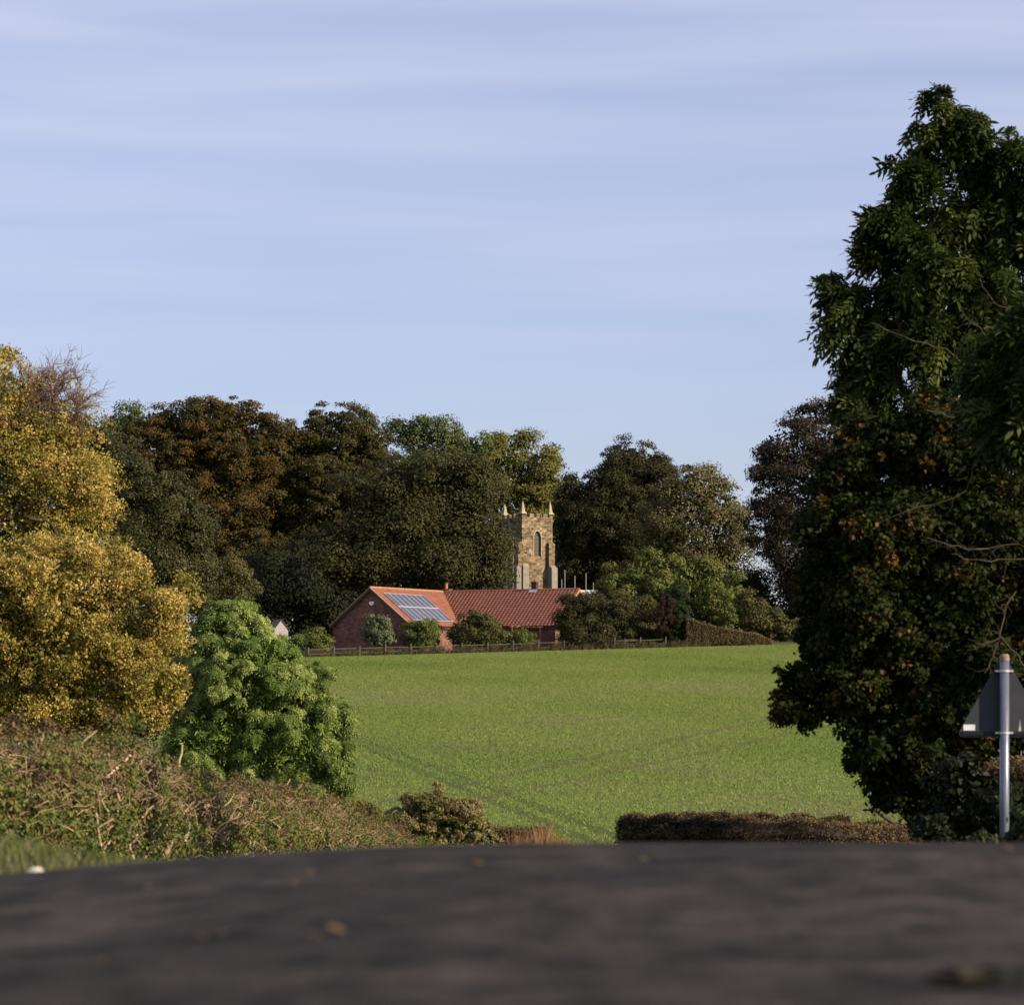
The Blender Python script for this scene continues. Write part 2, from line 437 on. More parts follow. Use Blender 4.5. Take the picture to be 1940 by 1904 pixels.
def tree(name, label, cat, d, lobes, mat, seed, n=260, per=130, rc=60, leaf=0.3, asp=0.6, tmpl=T_DIAMOND, trunk_px=None,
         trunk_r=None, group=None, bark=None, flat=0.7, up=0.5, outw=0.7, hollow=0.5, njit=0.6, cvar=0.35, back=0.35,
         inner=0.28, shell=(0.8, 1.02), twigs=0, twig_mat=None, bush=False, pinnate=0, core=0.22, core_size=1.7, core_r=.86, bough=.8, droop=0.0, twig_r=None, limb_frac=0.55):
    """lobes: (px, py, rx, ry[, depth offset]) of the crown as the photo shows it; d: distance; rc: clump radius in photo px"""
    rng = np.random.default_rng(seed)
    L3 = to3(lobes, d); s = d / F
    if trunk_px is None: trunk_px = lobes[0][0]
    tx = (trunk_px - 970) * s; tz = gh(tx, d)
    root = thing(name, label, cat, (tx, d, tz), 0, group)
    org = np.array((tx, d, tz))
    cs, outs, li = clumps(rng, L3, n, back, inner, shell, bough)
    p, N, rnd = clump_leaves(rng, cs, outs, per, rc * s, flat, up, outw, hollow, njit, cvar)
    # nothing below the ground
    if core:
        nc = int(core * len(p)); ar = np.array([r[0] * r[2] * r[1] for _, r in L3]); k = rng.choice(len(L3), size=nc, p=ar / ar.sum())
        pc = np.array([c for c, _ in L3])[k] + np.array([r for _, r in L3])[k] * rand_dirs(rng, nc) * (core_r * rng.random(nc) ** .4)[:, None]
        p = np.concatenate([p, pc]); N = np.concatenate([N, rand_dirs(rng, nc)]); rnd = np.concatenate([rnd, rng.random(nc) * .8])
    big = np.ones(len(p)); big[len(p) - (nc if core else 0):] = core_size
    ok = p[:, 2] > ground_h(p[:, 0], p[:, 1]) + 0.05
    p, N, rnd, big = p[ok], N[ok], rnd[ok], big[ok]
    A = rand_dirs(rng, len(p)) + np.array([0, 0, -0.3])
    if droop:
        q = np.argmin(np.linalg.norm((p[:, None, :] - np.array([c for c, _ in L3])[None]) / np.array([r for _, r in L3])[None], axis=2), axis=1)
        od = unit(p - np.array([c for c, _ in L3])[q])
        A = unit(rand_dirs(rng, len(p)) * .55 + od * .8 + np.array([0, 0, -droop])); N = unit(N * .6 + rand_dirs(rng, len(p)) * .5 + np.array([0, 0, .35]))
    Ls = leaf * rng.uniform(0.65, 1.35, len(p)) * big
    if pinnate:
        p, A, N, Ls, rnd = leaflets(rng, p, A, N, Ls, rnd, pinnate)
    leaf_mesh('foliage' if bush else 'crown', mat, root, p - org, A, N, Ls, Ls * asp, rnd, tmpl)
    # trunk and limbs
    tw = Twigs()
    top = max(c[2] + r[2] * 0.2 for c, r in L3); H = top - tz
    tr = trunk_r or 0.022 * H
    if bush:
        for c, r in L3:
            for k in range(3):
                b = org + np.array((rng.normal() * 0.1 * r[0], rng.normal() * 0.1 * r[0], -0.1))
                tw.bent(rng, b, c + r * rng.uniform(-.5, .5, 3), tr * 1.2, tr * 0.35, 0.15, 4, 5)
    else:
        fork = org + np.array((0, 0, 0.35 * H))
        tw.bent(rng, org - np.array((0, 0, 0.4)), fork, tr * 1.25, tr * 0.85, 0.04, 4, 9)
        for c, r in L3:
            tw.bent(rng, fork - np.array((0, 0, rng.uniform(0, .1) * H)), c, tr * limb_frac, tr * 0.16, 0.12, 5, 6)
    tw.build('stems' if bush else 'trunk', bark or M_bark, root)
    if twigs:
        t2 = Twigs()
        k = rng.choice(len(cs), size=min(twigs, len(cs)), replace=False)
        cen = np.array([c for c, _ in L3])[li[k]]
        st = cen + (cs[k] - cen) * rng.uniform(0, .35, (len(k), 1))
        q = twig_r or tr * 0.16
        pts = t2.bent(rng, st, cs[k] + outs[k] * rc * s * 0.9, q, q * 0.3, 0.2, 4, 4)
        for _ in range(2):
            a = pts[rng.integers(1, 4)]
            t2.bent(rng, a, a + (outs[k] + rand_dirs(rng, len(k)) * 0.8) * rc * s * 1.5, q * 0.5, q * 0.15, 0.2, 3, 3)
        t2.build('branches', twig_mat or bark or M_bark, root)
    return root, org, cs, outs, rng

def resample(path, step):
    path = np.array(path, float); seg = np.linalg.norm(np.diff(path[:, :2], axis=0), axis=1); cum = np.concatenate([[0], np.cumsum(seg)])
    t = np.arange(0, cum[-1] + step * .5, step)
    return np.stack([np.interp(t, cum, path[:, i]) for i in range(path.shape[1])], 1), t

def hedge(name, label, path, mats, seed, n_leaf, leaf, core_mat, n_twig=0, twig_len=0.25, twig_mat=None, twig_r=0.006, jit=0.10,
          top_frac=0.3, tmpl=T_DIAMOND, asp=0.6, cat='hedge', mix=None, twig_side=0.3, round_=0.35, lumps=0, lump_r=.2, ragged=1.0, lit_end=0):
    """path: (x, y, half width, top z) along the hedge; foliage over a twiggy core"""
    rng = np.random.default_rng(seed)
    S, t = resample(path, 0.25)
    dx = np.gradient(S[:, 0]); dy = np.gradient(S[:, 1]); nn = np.hypot(dx, dy)
    nx, ny = dy / nn, -dx / nn                       # right-hand normal of the path
    gz = ground_h(S[:, 0], S[:, 1])
    org = np.array((S[0, 0], S[0, 1], gz[0]))
    root = thing(name, label, cat, org)
    # core: rounded section
    ang = np.linspace(-0.15, 1, 11)
    prof = []
    for a in np.linspace(0, np.pi, 13):
        cx, sz = np.cos(a), np.sin(a)
        prof.append((np.sign(cx) * abs(cx) ** round_, abs(sz) ** round_))
    prof = np.array([(1.0, -0.1)] + prof + [(-1.0, -0.1)])
    k = len(prof); m = len(S)
    lump = 1 + 0.035 * np.sin(t * 2.1 + seed) + 0.025 * np.sin(t * 5.3 + 2 * seed)
    hw = S[:, 2] * lump; ht = (S[:, 3] - gz)
    def surf(i, pr, sc=1.0):
        w = hw[i] * pr[:, 0] * sc
        z = gz[i] + (ht[i] * (1 + 0.03 * np.sin(t[i] * 3.7 + seed))) * np.maximum(pr[:, 1], -0.1) * (1 - (1 - sc) * 0.6)
        return np.stack([S[i, 0] + nx[i] * w, S[i, 1] + ny[i] * w, z], 1)
    ii = np.repeat(np.arange(m), k); pp = np.tile(prof, (m, 1))
    V = surf(ii, pp, 0.80) + rng.normal(size=(m * k, 3)) * 0.03
    a = np.arange(m - 1)[:, None] * k + np.arange(k - 1)[None]
    Fc = np.stack([a, a + 1, a + k + 1, a + k], 2).reshape(-1, 4)
    me = np_mesh('branches', V - org, Fc, 4)
    bm = bmesh.new(); bm.from_mesh(me)
    for e0 in (0, (m - 1) * k):
        bm.verts.ensure_lookup_table(); bm.faces.new([bm.verts[e0 + q] for q in range(k)])
    bm.to_mesh(me); bm.free()
    link_mesh('branches', me, core_mat, root)
    # leaves over the surface
    n_all = n_leaf
    if lumps: n_leaf = lumps
    i = rng.integers(0, m - 1, n_leaf); fr = rng.random(n_leaf)
    a = np.where(rng.random(n_leaf) < top_frac, rng.uniform(.3 * np.pi, .7 * np.pi, n_leaf), rng.uniform(0, np.pi, n_leaf))
    side = rng.random(n_leaf) < 0.45
    pr = np.stack([np.sign(np.cos(a)) * np.abs(np.cos(a)) ** round_, np.abs(np.sin(a)) ** round_], 1)
    pr[side, 0] = np.where(rng.random(side.sum()) < .3, -1, 1) * rng.uniform(.88, 1.05, side.sum()); pr[side, 1] = rng.random(side.sum()) ** .8
    # ends
    e = rng.random(n_leaf) < 0.03
    p0 = surf(i, pr) ; p1 = surf(i + 1, pr)
    p = p0 + (p1 - p0) * fr[:, None]
    pe = np.stack([rng.uniform(-1, 1, n_leaf), rng.random(n_leaf)], 1)
    ie = np.where(rng.random(n_leaf) < .5, 0, m - 1)
    p[e] = surf(ie[e], pe[e], 1.0)
    c = np.stack([S[i, 0], S[i, 1], gz[i] + ht[i] * 0.4], 1)
    N = unit(p - c); p = p + N * (rng.normal(size=n_leaf) * jit - jit * 0.4)[:, None] + rng.normal(size=p.shape) * jit * 0.4
    N = unit(N + rand_dirs(rng, n_leaf) * 0.9 + np.array([0, 0, .2]))
    fz = np.clip((p[:, 2] - gz[i]) / ht[i], 0, 1.2)
    rnd = rng.random(n_leaf)
    lump_type = rng.normal(size=n_leaf) * 0.16
    if lumps:
        per = n_all // lumps; n_leaf = per * lumps; q = np.repeat(np.arange(lumps), per)
        o_ = unit(p - c); rl = lump_r * rng.uniform(.5, 1.5, lumps)
        v = unit(rand_dirs(rng, n_leaf) + o_[q] * .7 + np.array([0, 0, .3]))
        p = p[q] + v * (rl[q] * (.35 + .65 * rng.random(n_leaf) ** .6))[:, None] - o_[q] * (rl[q] * .35)[:, None]
        N = unit(v + rand_dirs(rng, n_leaf) * .7); i = i[q]; fz = fz[q]; lump_type = lump_type[q]
        rnd = np.clip(rnd[q] * .5 + rng.random(n_leaf) * .65 - .1, 0, 1)
    Ls = leaf * rng.uniform(.6, 1.4, n_leaf)
    A = rand_dirs(rng, n_leaf)
    if len(mats) == 1:
        leaf_mesh('foliage', mats[0], root, p - org, A, N, Ls, Ls * asp, rnd, tmpl)
    else:     # brown flailed top over green growth, or painted sun over painted shade
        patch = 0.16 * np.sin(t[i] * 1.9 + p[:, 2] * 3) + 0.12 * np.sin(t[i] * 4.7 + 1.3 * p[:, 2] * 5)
        sel = fz + (patch + lump_type) * ragged + rng.normal(size=n_leaf) * 0.05 > (mix or 0.7) - (np.clip((i / m - lit_end) / .45, 0, 1) * (.85 + .25 * np.sin(i * .35)) + rng.normal(size=len(fz)) * .12 * (i / m > lit_end) if lit_end else 0)  # brown share grows along the path to paint a sunlit end
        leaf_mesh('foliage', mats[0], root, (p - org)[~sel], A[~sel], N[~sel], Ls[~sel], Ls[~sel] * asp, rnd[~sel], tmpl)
        leaf_mesh('dead_and_lit_leaves', mats[1], root, (p - org)[sel], A[sel], N[sel], Ls[sel], Ls[sel] * asp * .7, rnd[sel], tmpl)
    if n_twig:
        i = rng.integers(0, m - 1, n_twig)
        a = rng.uniform(.1 * np.pi, .9 * np.pi, n_twig)
        pr = np.stack([np.sign(np.cos(a)) * np.abs(np.cos(a)) ** round_, np.abs(np.sin(a)) ** round_], 1)
        lo = rng.random(n_twig) < twig_side
        pr[lo, 0] = rng.uniform(.85, 1.0, lo.sum()); pr[lo, 1] = rng.random(lo.sum()) ** .7
        p = surf(i, pr) + rng.normal(size=(n_twig, 3)) * np.array([.1, .1, .03])
        dv = unit(rand_dirs(rng, n_twig) * np.array([1, 1, .6]) + np.array([.25, 0, .45]))
        ln = twig_len * rng.uniform(.35, 1.5, n_twig) * np.where(lo, .8, 1)
        tw = Twigs()
        rr = twig_r * rng.uniform(.5, 1.6, n_twig)
        p = p - dv * ln[:, None] * 0.5 - org
        mid = p + dv * ln[:, None] * .5 + rng.normal(size=p.shape) * ln[:, None] * .08
        tw.add(p, mid, rr, rr * .9, 4); tw.add(mid, p + dv * ln[:, None], rr * .9, rr * .6, 4)
        tw.build('twigs', twig_mat or M_bark_pale, root)
    return root

def blades(name, mat, pts, hgt, wid, rng, lean=0.35, lab=None, cat=None, rnd=None):
    """grass: one tapering bent blade per point (5 vertices)"""
    n = len(pts); az = rng.uniform(0, 2 * np.pi, n)
    sd = np.stack([np.cos(az), np.sin(az), np.zeros(n)], 1)
    ld = rand_dirs(rng, n) * np.array([1, 1, 0]); H = hgt * rng.uniform(.5, 1.3, n)
    W = wid * rng.uniform(.6, 1.3, n)
    a = pts - sd * W[:, None] / 2; b = pts + sd * W[:, None] / 2
    mid = pts + np.array([0, 0, 1.]) * (H * .55)[:, None] + ld * (H * lean * .35)[:, None]
    tip = pts + np.array([0, 0, 1.]) * H[:, None] * .95 + ld * (H * lean)[:, None]
    V = np.stack([a, b, mid + sd * W[:, None] * .35, tip, mid - sd * W[:, None] * .35], 1)
    me = np_mesh(name, V.reshape(-1, 3), np.arange(n * 5), 5, {'rnd': rng.random(n) if rnd is None else rnd})
    o = link_mesh(name, me, mat)
    return tag(o, lab, cat, None, 'stuff')

# ------------------------------------------------------------------ ground, field, road
def geo(a, b, n, p=2.0):
    return a + (b - a) * np.linspace(0, 1, n) ** p
gx = np.unique(np.round(np.concatenate([-geo(6, 1500, 40, 3), np.arange(-6, 6.01, .25), geo(6, 1500, 40, 3)]), 4))
gy = np.unique(np.round(np.concatenate([np.arange(-60, 0, 6), np.arange(0, 40, .35), np.arange(40, 108, 2), np.arange(108, 400, 6), geo(400, 3900, 40, 2), _ys]), 4))
def sheet(name, xs, ys, mat, lift=0.0, fn=None):
    X, Y = np.meshgrid(xs, ys); Z = (fn or ground_h)(X, Y) + lift
    V = np.stack([X, Y, Z], 2).reshape(-1, 3); nx_ = len(xs)
    a = (np.arange(len(ys) - 1)[:, None] * nx_ + np.arange(nx_ - 1)[None])
    Fc = np.stack([a, a + 1, a + nx_ + 1, a + nx_], 2).reshape(-1, 4)
    o = link_mesh(name, np_mesh(name, V, Fc, 4, smooth=True), mat)
    o['kind'] = 'structure'
    return o
M_ground = noisy('rough_ground', [(0.035, 0.04, 0.015), (0.06, 0.055, 0.025), (0.045, 0.06, 0.018)], scale=0.6, bump=0.6, bscale=6)
def h_ground(x, y):
    z = ground_h(x, y)
    under = (x > -1.7) & (x < 3.6) & (y < 82)
    return np.where(under, z - 0.04, z)
sheet('ground', gx, gy, M_ground, 0.0, h_ground)

def hit(px, py, d0=104, d1=400):
    """where the line of sight through (px, py) meets the ground"""
    ds = np.linspace(d0, d1, 3000)
    zz = (HZ - py) / F * ds - ground_h((px - 970) / F * ds, ds)
    i = np.argmax(zz < 0) if (zz < 0).any() else len(ds) - 1
    return np.array(((px - 970) / F * ds[i], ds[i]))
tram = [(hit(690, 1418), hit(1105, 1592)), (hit(770, 1436), hit(1172, 1590)), (hit(960, 1472), hit(1540, 1345)), (hit(990, 1500), hit(1560, 1378))]

def field_material():
    m, n, l, b = new_mat('young_crop_soil')
    tc = n.new('ShaderNodeTexCoord')
    def noise(sc, det=6, rough=.6):
        q = n.new('ShaderNodeTexNoise'); q.inputs['Scale'].default_value = sc; q.inputs['Detail'].default_value = det
        q.inputs['Roughness'].default_value = rough; l.new(tc.outputs['Object'], q.inputs['Vector']); return q
    n1 = noise(1.6, 8, .75); n2 = noise(0.09, 5); n3 = noise(5.0, 4, .7)
    g = ramp(n, [(0.06, 0.06, 0.022, .30), (0.095, 0.125, 0.026, .46), (0.125, 0.175, 0.034, .7)])
    l.new(n1.outputs['Fac'], g.inputs['Fac'])
    soil = ramp(n, [(0, 0, 0, .46), (.75, .75, .75, .66)])
    l.new(n2.outputs['Fac'], soil.inputs['Fac'])
    mx = n.new('ShaderNodeMix'); mx.data_type = 'RGBA'; mx.inputs[7].default_value = (0.12, 0.105, 0.05, 1)
    l.new(soil.outputs['Color'], mx.inputs[0]); l.new(g.outputs['Color'], mx.inputs[6])
    cur = mx.outputs[2]
    sep = n.new('ShaderNodeSeparateXYZ'); l.new(tc.outputs['Object'], sep.inputs[0])
    def math_(op, a, bb):
        q = n.new('ShaderNodeMath'); q.operation = op
        for i, v in enumerate((a, bb)):
            if isinstance(v, (int, float)): q.inputs[i].default_value = v
            elif v is not None: l.new(v, q.inputs[i])
        return q.outputs[0]
    for k, (a, bb) in enumerate(tram):
        dv = bb - a; nv = np.array((dv[1], -dv[0])) / np.linalg.norm(dv); c = float(nv @ a)
        s = math_('ADD', math_('MULTIPLY', sep.outputs['X'], float(nv[0])), math_('MULTIPLY', sep.outputs['Y'], float(nv[1])))
        dist = math_('ABSOLUTE', math_('SUBTRACT', s, c), None)
        dist = math_('ADD', dist, math_('MULTIPLY', math_('SUBTRACT', n3.outputs['Fac'], .5), 0.8))
        mr = n.new('ShaderNodeMapRange'); mr.inputs['From Min'].default_value = 0.55; mr.inputs['From Max'].default_value = 0.15
        mr.inputs['To Min'].default_value = 0; mr.inputs['To Max'].default_value = (.6, .6, .6, .55)[k]
        l.new(dist, mr.inputs['Value'])
        q = n.new('ShaderNodeMix'); q.data_type = 'RGBA'
        q.inputs[7].default_value = ((0.03, 0.045, 0.012, 1), (0.03, 0.045, 0.012, 1), (0.07, 0.055, 0.025, 1), (0.07, 0.055, 0.025, 1))[k]
        l.new(mr.outputs[0], q.inputs[0]); l.new(cur, q.inputs[6]); cur = q.outputs[2]
    l.new(cur, b.inputs['Base Color']); b.inputs['Roughness'].default_value = .9; b.inputs['Specular IOR Level'].default_value = .1
    bp = n.new('ShaderNodeBump'); bp.inputs['Strength'].default_value = .5; bp.inputs['Distance'].default_value = .12
    l.new(n3.outputs['Fac'], bp.inputs['Height']); l.new(bp.outputs['Normal'], b.inputs['Normal'])
    return m
sheet('field', np.linspace(-75, 75, 40), np.unique(np.concatenate([np.arange(106, 361, 4.), [108, 360, 361]])), field_material(), 0.06)
rng = np.random.default_rng(5)
yy = np.sqrt(rng.uniform(106 ** 2, 360.5 ** 2, 480000)); xx = (rng.uniform(560, 1720, len(yy)) - 970) / F * yy
keep = np.ones(len(yy), bool)
for a, bb in tram:
    dv = bb - a; nv = np.array((dv[1], -dv[0])) / np.linalg.norm(dv)
    keep &= (np.abs((np.stack([xx, yy], 1) - a) @ nv) > 0.26) | (rng.random(len(yy)) < .5)
def undul(x, y):
    return (np.sin(x * .21 + y * .05 + 1) + np.sin(x * .07 - y * .11) + np.sin(x * .43 + y * .19 + 2) * .7 + np.sin(y * .045 + .6 * np.sin(x * .1)) * 1.2) / 3.9
und = undul(xx, yy)
keep &= rng.random(len(yy)) < np.clip(.86 + .55 * und, .25, 1)
xx, yy, und = xx[keep], yy[keep], und[keep]
M_crop = foliage('crop_green', [(0.0873, 0.126, 0.0246), (0.1455, 0.2027, 0.0369), (0.1979, 0.2356, 0.0553), (0.2212, 0.2191, 0.0861)], transl=.3)
blades('young_crop', M_crop, np.stack([xx, yy, ground_h(xx, yy) + .06], 1), 0.075, 0.05, rng, 0.8, 'low green cereal crop covering the sloping field', 'crop', np.clip(.5 - .35 * und + rng.normal(size=len(xx)) * .13, 0, 1))

def asphalt():
    m, n, l, b = new_mat('worn_asphalt')
    tc = n.new('ShaderNodeTexCoord')
    def noise(sc, det, st=(1, 1, 1)):
        mp = n.new('ShaderNodeMapping'); mp.inputs['Scale'].default_value = st; l.new(tc.outputs['Object'], mp.inputs[0])
        q = n.new('ShaderNodeTexNoise'); q.inputs['Scale'].default_value = sc; q.inputs['Detail'].default_value = det; l.new(mp.outputs[0], q.inputs[0]); return q
    a = noise(160, 3); c = noise(20, 6, (.55, .30, 1)); v = noise(5, 4, (.5, .35, 1))
    r = ramp(n, [(0.009, 0.0085, 0.0082, .25), (0.028, 0.0257, 0.0247, .5), (0.088, 0.079, 0.073, .8)])
    l.new(a.outputs['Fac'], r.inputs['Fac'])
    r2 = ramp(n, [(.50, .50, .50, .36), (1.0, .97, .95, .5), (1.5, 1.4, 1.28, .68)])
    l.new(c.outputs['Fac'], r2.inputs['Fac'])
    mx = n.new('ShaderNodeMix'); mx.data_type = 'RGBA'; mx.blend_type = 'MULTIPLY'; mx.inputs[0].default_value = 1
    l.new(r.outputs['Color'], mx.inputs[6]); l.new(r2.outputs['Color'], mx.inputs[7])
    r3 = ramp(n, [(.62, .62, .64, .36), (1.18, 1.15, 1.12, .64)])
    l.new(v.outputs['Fac'], r3.inputs['Fac'])
    m2 = n.new('ShaderNodeMix'); m2.data_type = 'RGBA'; m2.blend_type = 'MULTIPLY'; m2.inputs[0].default_value = 1
    l.new(mx.outputs[2], m2.inputs[6]); l.new(r3.outputs['Color'], m2.inputs[7]); l.new(m2.outputs[2], b.inputs['Base Color'])
    b.inputs['Roughness'].default_value = .95; b.inputs['Specular IOR Level'].default_value = .06
    bp = n.new('ShaderNodeBump'); bp.inputs['Strength'].default_value = .7; bp.inputs['Distance'].default_value = .004
    l.new(a.outputs['Fac'], bp.inputs['Height']); l.new(bp.outputs['Normal'], b.inputs['Normal'])
    return m
def h_road(x, y):        # the carriageway keeps its camber under the bank's foot
    xx_ = np.maximum(x, -1.2)
    return ground_h(xx_, y) + np.minimum(0, x + 1.2) * .1
sheet('road', np.linspace(-1.5, 3.2, 48), np.unique(np.concatenate([np.arange(-20, 0, 1.), np.arange(0, 12, .1), np.arange(12, 81, 1.)])), asphalt(), 0.004, h_road)

# ------------------------------------------------------------------ church tower
def church():
    d = 480; s = d / F; W = 5.56; th = R(33.3)
    FL = P(989.2, 975, d)
    Mz = Matrix.Rotation(th, 4, 'Z')
    ctr = Vector((FL[0], FL[1], 0)) - Mz @ Vector((-W / 2, -W / 2, 0))
    z0 = gh(ctr.x, ctr.y) - .3
    Z = lambda py: (HZ - py) * s - z0
    root = thing('church_tower', 'old square ironstone church tower with battlements, corner pinnacles and pointed belfry window', 'church tower', (ctr.x, ctr.y, z0), th)
    stone = brickwork('ironstone', (0.13, 0.095, 0.060), (0.25, 0.20, 0.135), (0.15, 0.125, 0.095), 0.48, 0.30, 0.018,
                      var=[(0.62, 0.55, 0.5, .3), (.95, .9, .82, .5), (1.25, 1.22, 1.15, .72)],
                      blocks=[(.55, .52, .5, 0), (.82, .77, .72, .16), (1.0, 1.0, 1.0, .42), (1.12, 1.1, 1.04, .7), (1.45, 1.5, 1.6, .93), (1.45, 1.5, 1.6, 1)])
    pale = noisy('pale_limestone', [(0.17, 0.14, 0.105), (0.32, 0.28, 0.21)], scale=2.5, bump=.3)
    render_ = noisy('pale_render', [(0.15, 0.13, 0.10), (0.25, 0.215, 0.175)], scale=1.5, bump=.2, bscale=12)
    h = W / 2; zt = Z(985); wz0, wz1, wa = Z(1053), Z(1022), Z(1005.5); ww = .66
    # front wall as two halves round the pointed opening
    m = MB()
    arc = [(ww * math.cos(t) , wz1 + (wa - wz1) * math.sin(t) ** .85) for t in np.linspace(0, math.pi / 2, 9)]
    for sx in (-1, 1):
        pts = [(sx * h, -h, 0), (0, -h, 0), (0, -h, wz0), (sx * ww, -h, wz0)] + [(sx * x, -h, z) for x, z in arc] + [(0, -h, zt), (sx * h, -h, zt)]
        m.prism(pts, (0, .55, 0))
    m.box((0, .28, zt / 2), (W - .004, W - .56, zt - .004))
    for zz in (Z(1070),):
        pass
    m.build('wall', stone, root)
    m = MB()                                           # string courses and window surround
    for sx in (-1, 1):
        o = [(sx * (ww + .16) * math.cos(t), wz1 + (wa - wz1 + .3) * math.sin(t) ** .85) for t in np.linspace(0, math.pi / 2, 9)]
        pts = [(sx * ww, wz0), (sx * (ww + .16), wz0)] + o + [(x_ * sx, z_) for x_, z_ in arc[::-1]]
        m.prism([(x_, -h - .05, z_) for x_, z_ in pts], (0, .25, 0))
    fr = m.build('window_surround', pale, root)
    m = MB()
    for k in range(17):
        zz = wz0 + .12 + k * (wa - .5 - wz0) / 16
        m.box((0, -h + .36, zz), (2 * ww - .03, .26, .04), 0, Matrix.Rotation(R(38), 3, 'X'))
    m.build('louvre', noisy('weathered_louvre', [(.12, .10, .07), (.20, .16, .11)], scale=4), root)
    # parapet
    m = MB(); cps = []; sc_ = MB()
    zb, zm = Z(980.3), Z(974.0)
    for q in range(4):
        Rq = Matrix.Rotation(q * math.pi / 2, 3, 'Z')
        def add(mb, x0, x1, za, zb_, t=.32, out=0.0):
            c = Rq @ Vector(((x0 + x1) / 2, -h + t / 2 - out, 0)); c.z = (za + zb_) / 2
            mb.box(c, (x1 - x0, t, zb_ - za), 0, Rq)
        add(m, -h + .003 * q, h - .33, zt + .002, zb)
        edges = [-h, -h + .78, -h + 1.40, -h + 2.04, -h + 2.62, -h + 3.24, -h + 3.82, -h + 4.42, -h + 4.98, h]
        for k in range(0, 9, 2):
            a, b_ = edges[k], edges[k + 1]
            if k == 8: b_ -= .33
            add(m, a + (.004 if k == 0 else 0), b_, zb + .001, zm, .315)
            cps.append(MB()); add(cps[-1], a - .04, b_ + .04, zm + .001, zm + .10, .40, .04)
        for k in range(1, 9, 2):
            cps.append(MB()); add(cps[-1], edges[k] + .045, edges[k + 1] - .045, zb + .001, zb + .09, .40, .04)
        add(sc_, -h - .1, h - .25, zt - .14, zt + .06, .35, .10)
    m.build('parapet', stone, root); [cp.build('coping', pale, root) for cp in cps]; sc_.build('string_course', stone, root)
    for sx, sy in ((-1, -1), (1, -1), (-1, 1)):
        m = MB(); zz = zm + .10
        c = (sx * (h - .28), sy * (h - .28))
        m.frustum((c[0], c[1], zz), .50, .30, .35); m.frustum((c[0], c[1], zz + .351), .27, .17, .75)
        m.frustum((c[0], c[1], zz + 1.102), .20, .05, .75)
        m.tube((c[0], c[1], zz + 1.80), (c[0], c[1], zz + 1.98), .07, .03, 6)
        for a in range(4):
            for zq in (.6, .95):
                v = Vector((.25 - zq * .06, 0, 0)); v.rotate(Matrix.Rotation(a * math.pi / 2 + .78, 3, 'Z'))
                m.box((c[0] + v.x, c[1] + v.y, zz + zq), (.11, .11, .14), 0, Matrix.Rotation(.5, 3, 'Y'))
        m.build('pinnacle', noisy('lichen_stone', [(.20, .17, .10), (.38, .32, .19)], scale=3, bump=.4), root)
    # buttresses with weathered slopes
    def butt(x0, x1, axis, stages):
        up = MB(); lo = MB()
        for k, (za, zb_, p, nextp) in enumerate(stages):
            mb = lo if k == 0 else up
            cap = .45 if nextp is not None else .3
            pn = nextp if nextp is not None else p * .4
            if axis == 'y':
                prof = [(-h - .002, za), (-h - p, za), (-h - p, zb_ - cap), (-h - pn, zb_), (-h - .002, zb_)]
                mb.prism([(x0, y_, z_) for y_, z_ in prof], (x1 - x0, 0, 0))
            else:
                prof = [(-h - .002, za), (-h - p, za), (-h - p, zb_ - cap), (-h - pn, zb_), (-h - .002, zb_)]
                mb.prism([(y_, x0, z_) for y_, z_ in prof], (0, x1 - x0, 0))
        o = up.build('buttress', stone, root)
        lo.build('rendered_base', render_, o)
        return o
    butt(1.78, 2.83, 'y', [(0, Z(1070), 1.3, .58), (Z(1070) + .001, Z(1026), .55, None)])
    butt(-2.80, -1.75, 'x', [(0, Z(1070), 1.0, .72), (Z(1070) + .001, Z(1026), .7, None)])
    butt(-2.76, -1.72, 'y', [(0, Z(1068), .28, .1)] )
church()

def scaffold(name, label, cols, d, ledger):
    x0 = (cols[0][0] - 970) / F * d
    g = gh(x0, d)
    root = thing(name, label, 'scaffolding', (x0, d, g))
    met = plain('galvanised_pole', (.24, .225, .19), .6)
    for px, py in cols:
        p = P(px, py, d + random.uniform(0, 2)); b = p.copy(); b[2] = gh(p[0], p[1]) - .2
        m = MB(); m.tube(b - np.array((x0, d, g)), p - np.array((x0, d, g)), .065, .065, 6); m.build('pole', met, root)
    m = MB(); a = P(*ledger[0], d + 1) - np.array((x0, d, g)); b = P(*ledger[1], d + 1) - np.array((x0, d, g))
    m.tube(a, b, .05, .05, 6); m.build('ledger', met, root)
random.seed(3)
scaffold('scaffolding', 'thin scaffold poles standing above the bungalow roof just right of the church tower', [(1064, 1098), (1070, 1080), (1089, 1091), (1110, 1086), (1124, 1104)], 474, ((1062, 1121), (1126, 1121)))
scaffold('scaffolding', 'thin scaffold poles between the big round tree and the shaded left face of the tower', [(960, 1031), (972, 1018)], 476, ((955, 1046), (976, 1046)))
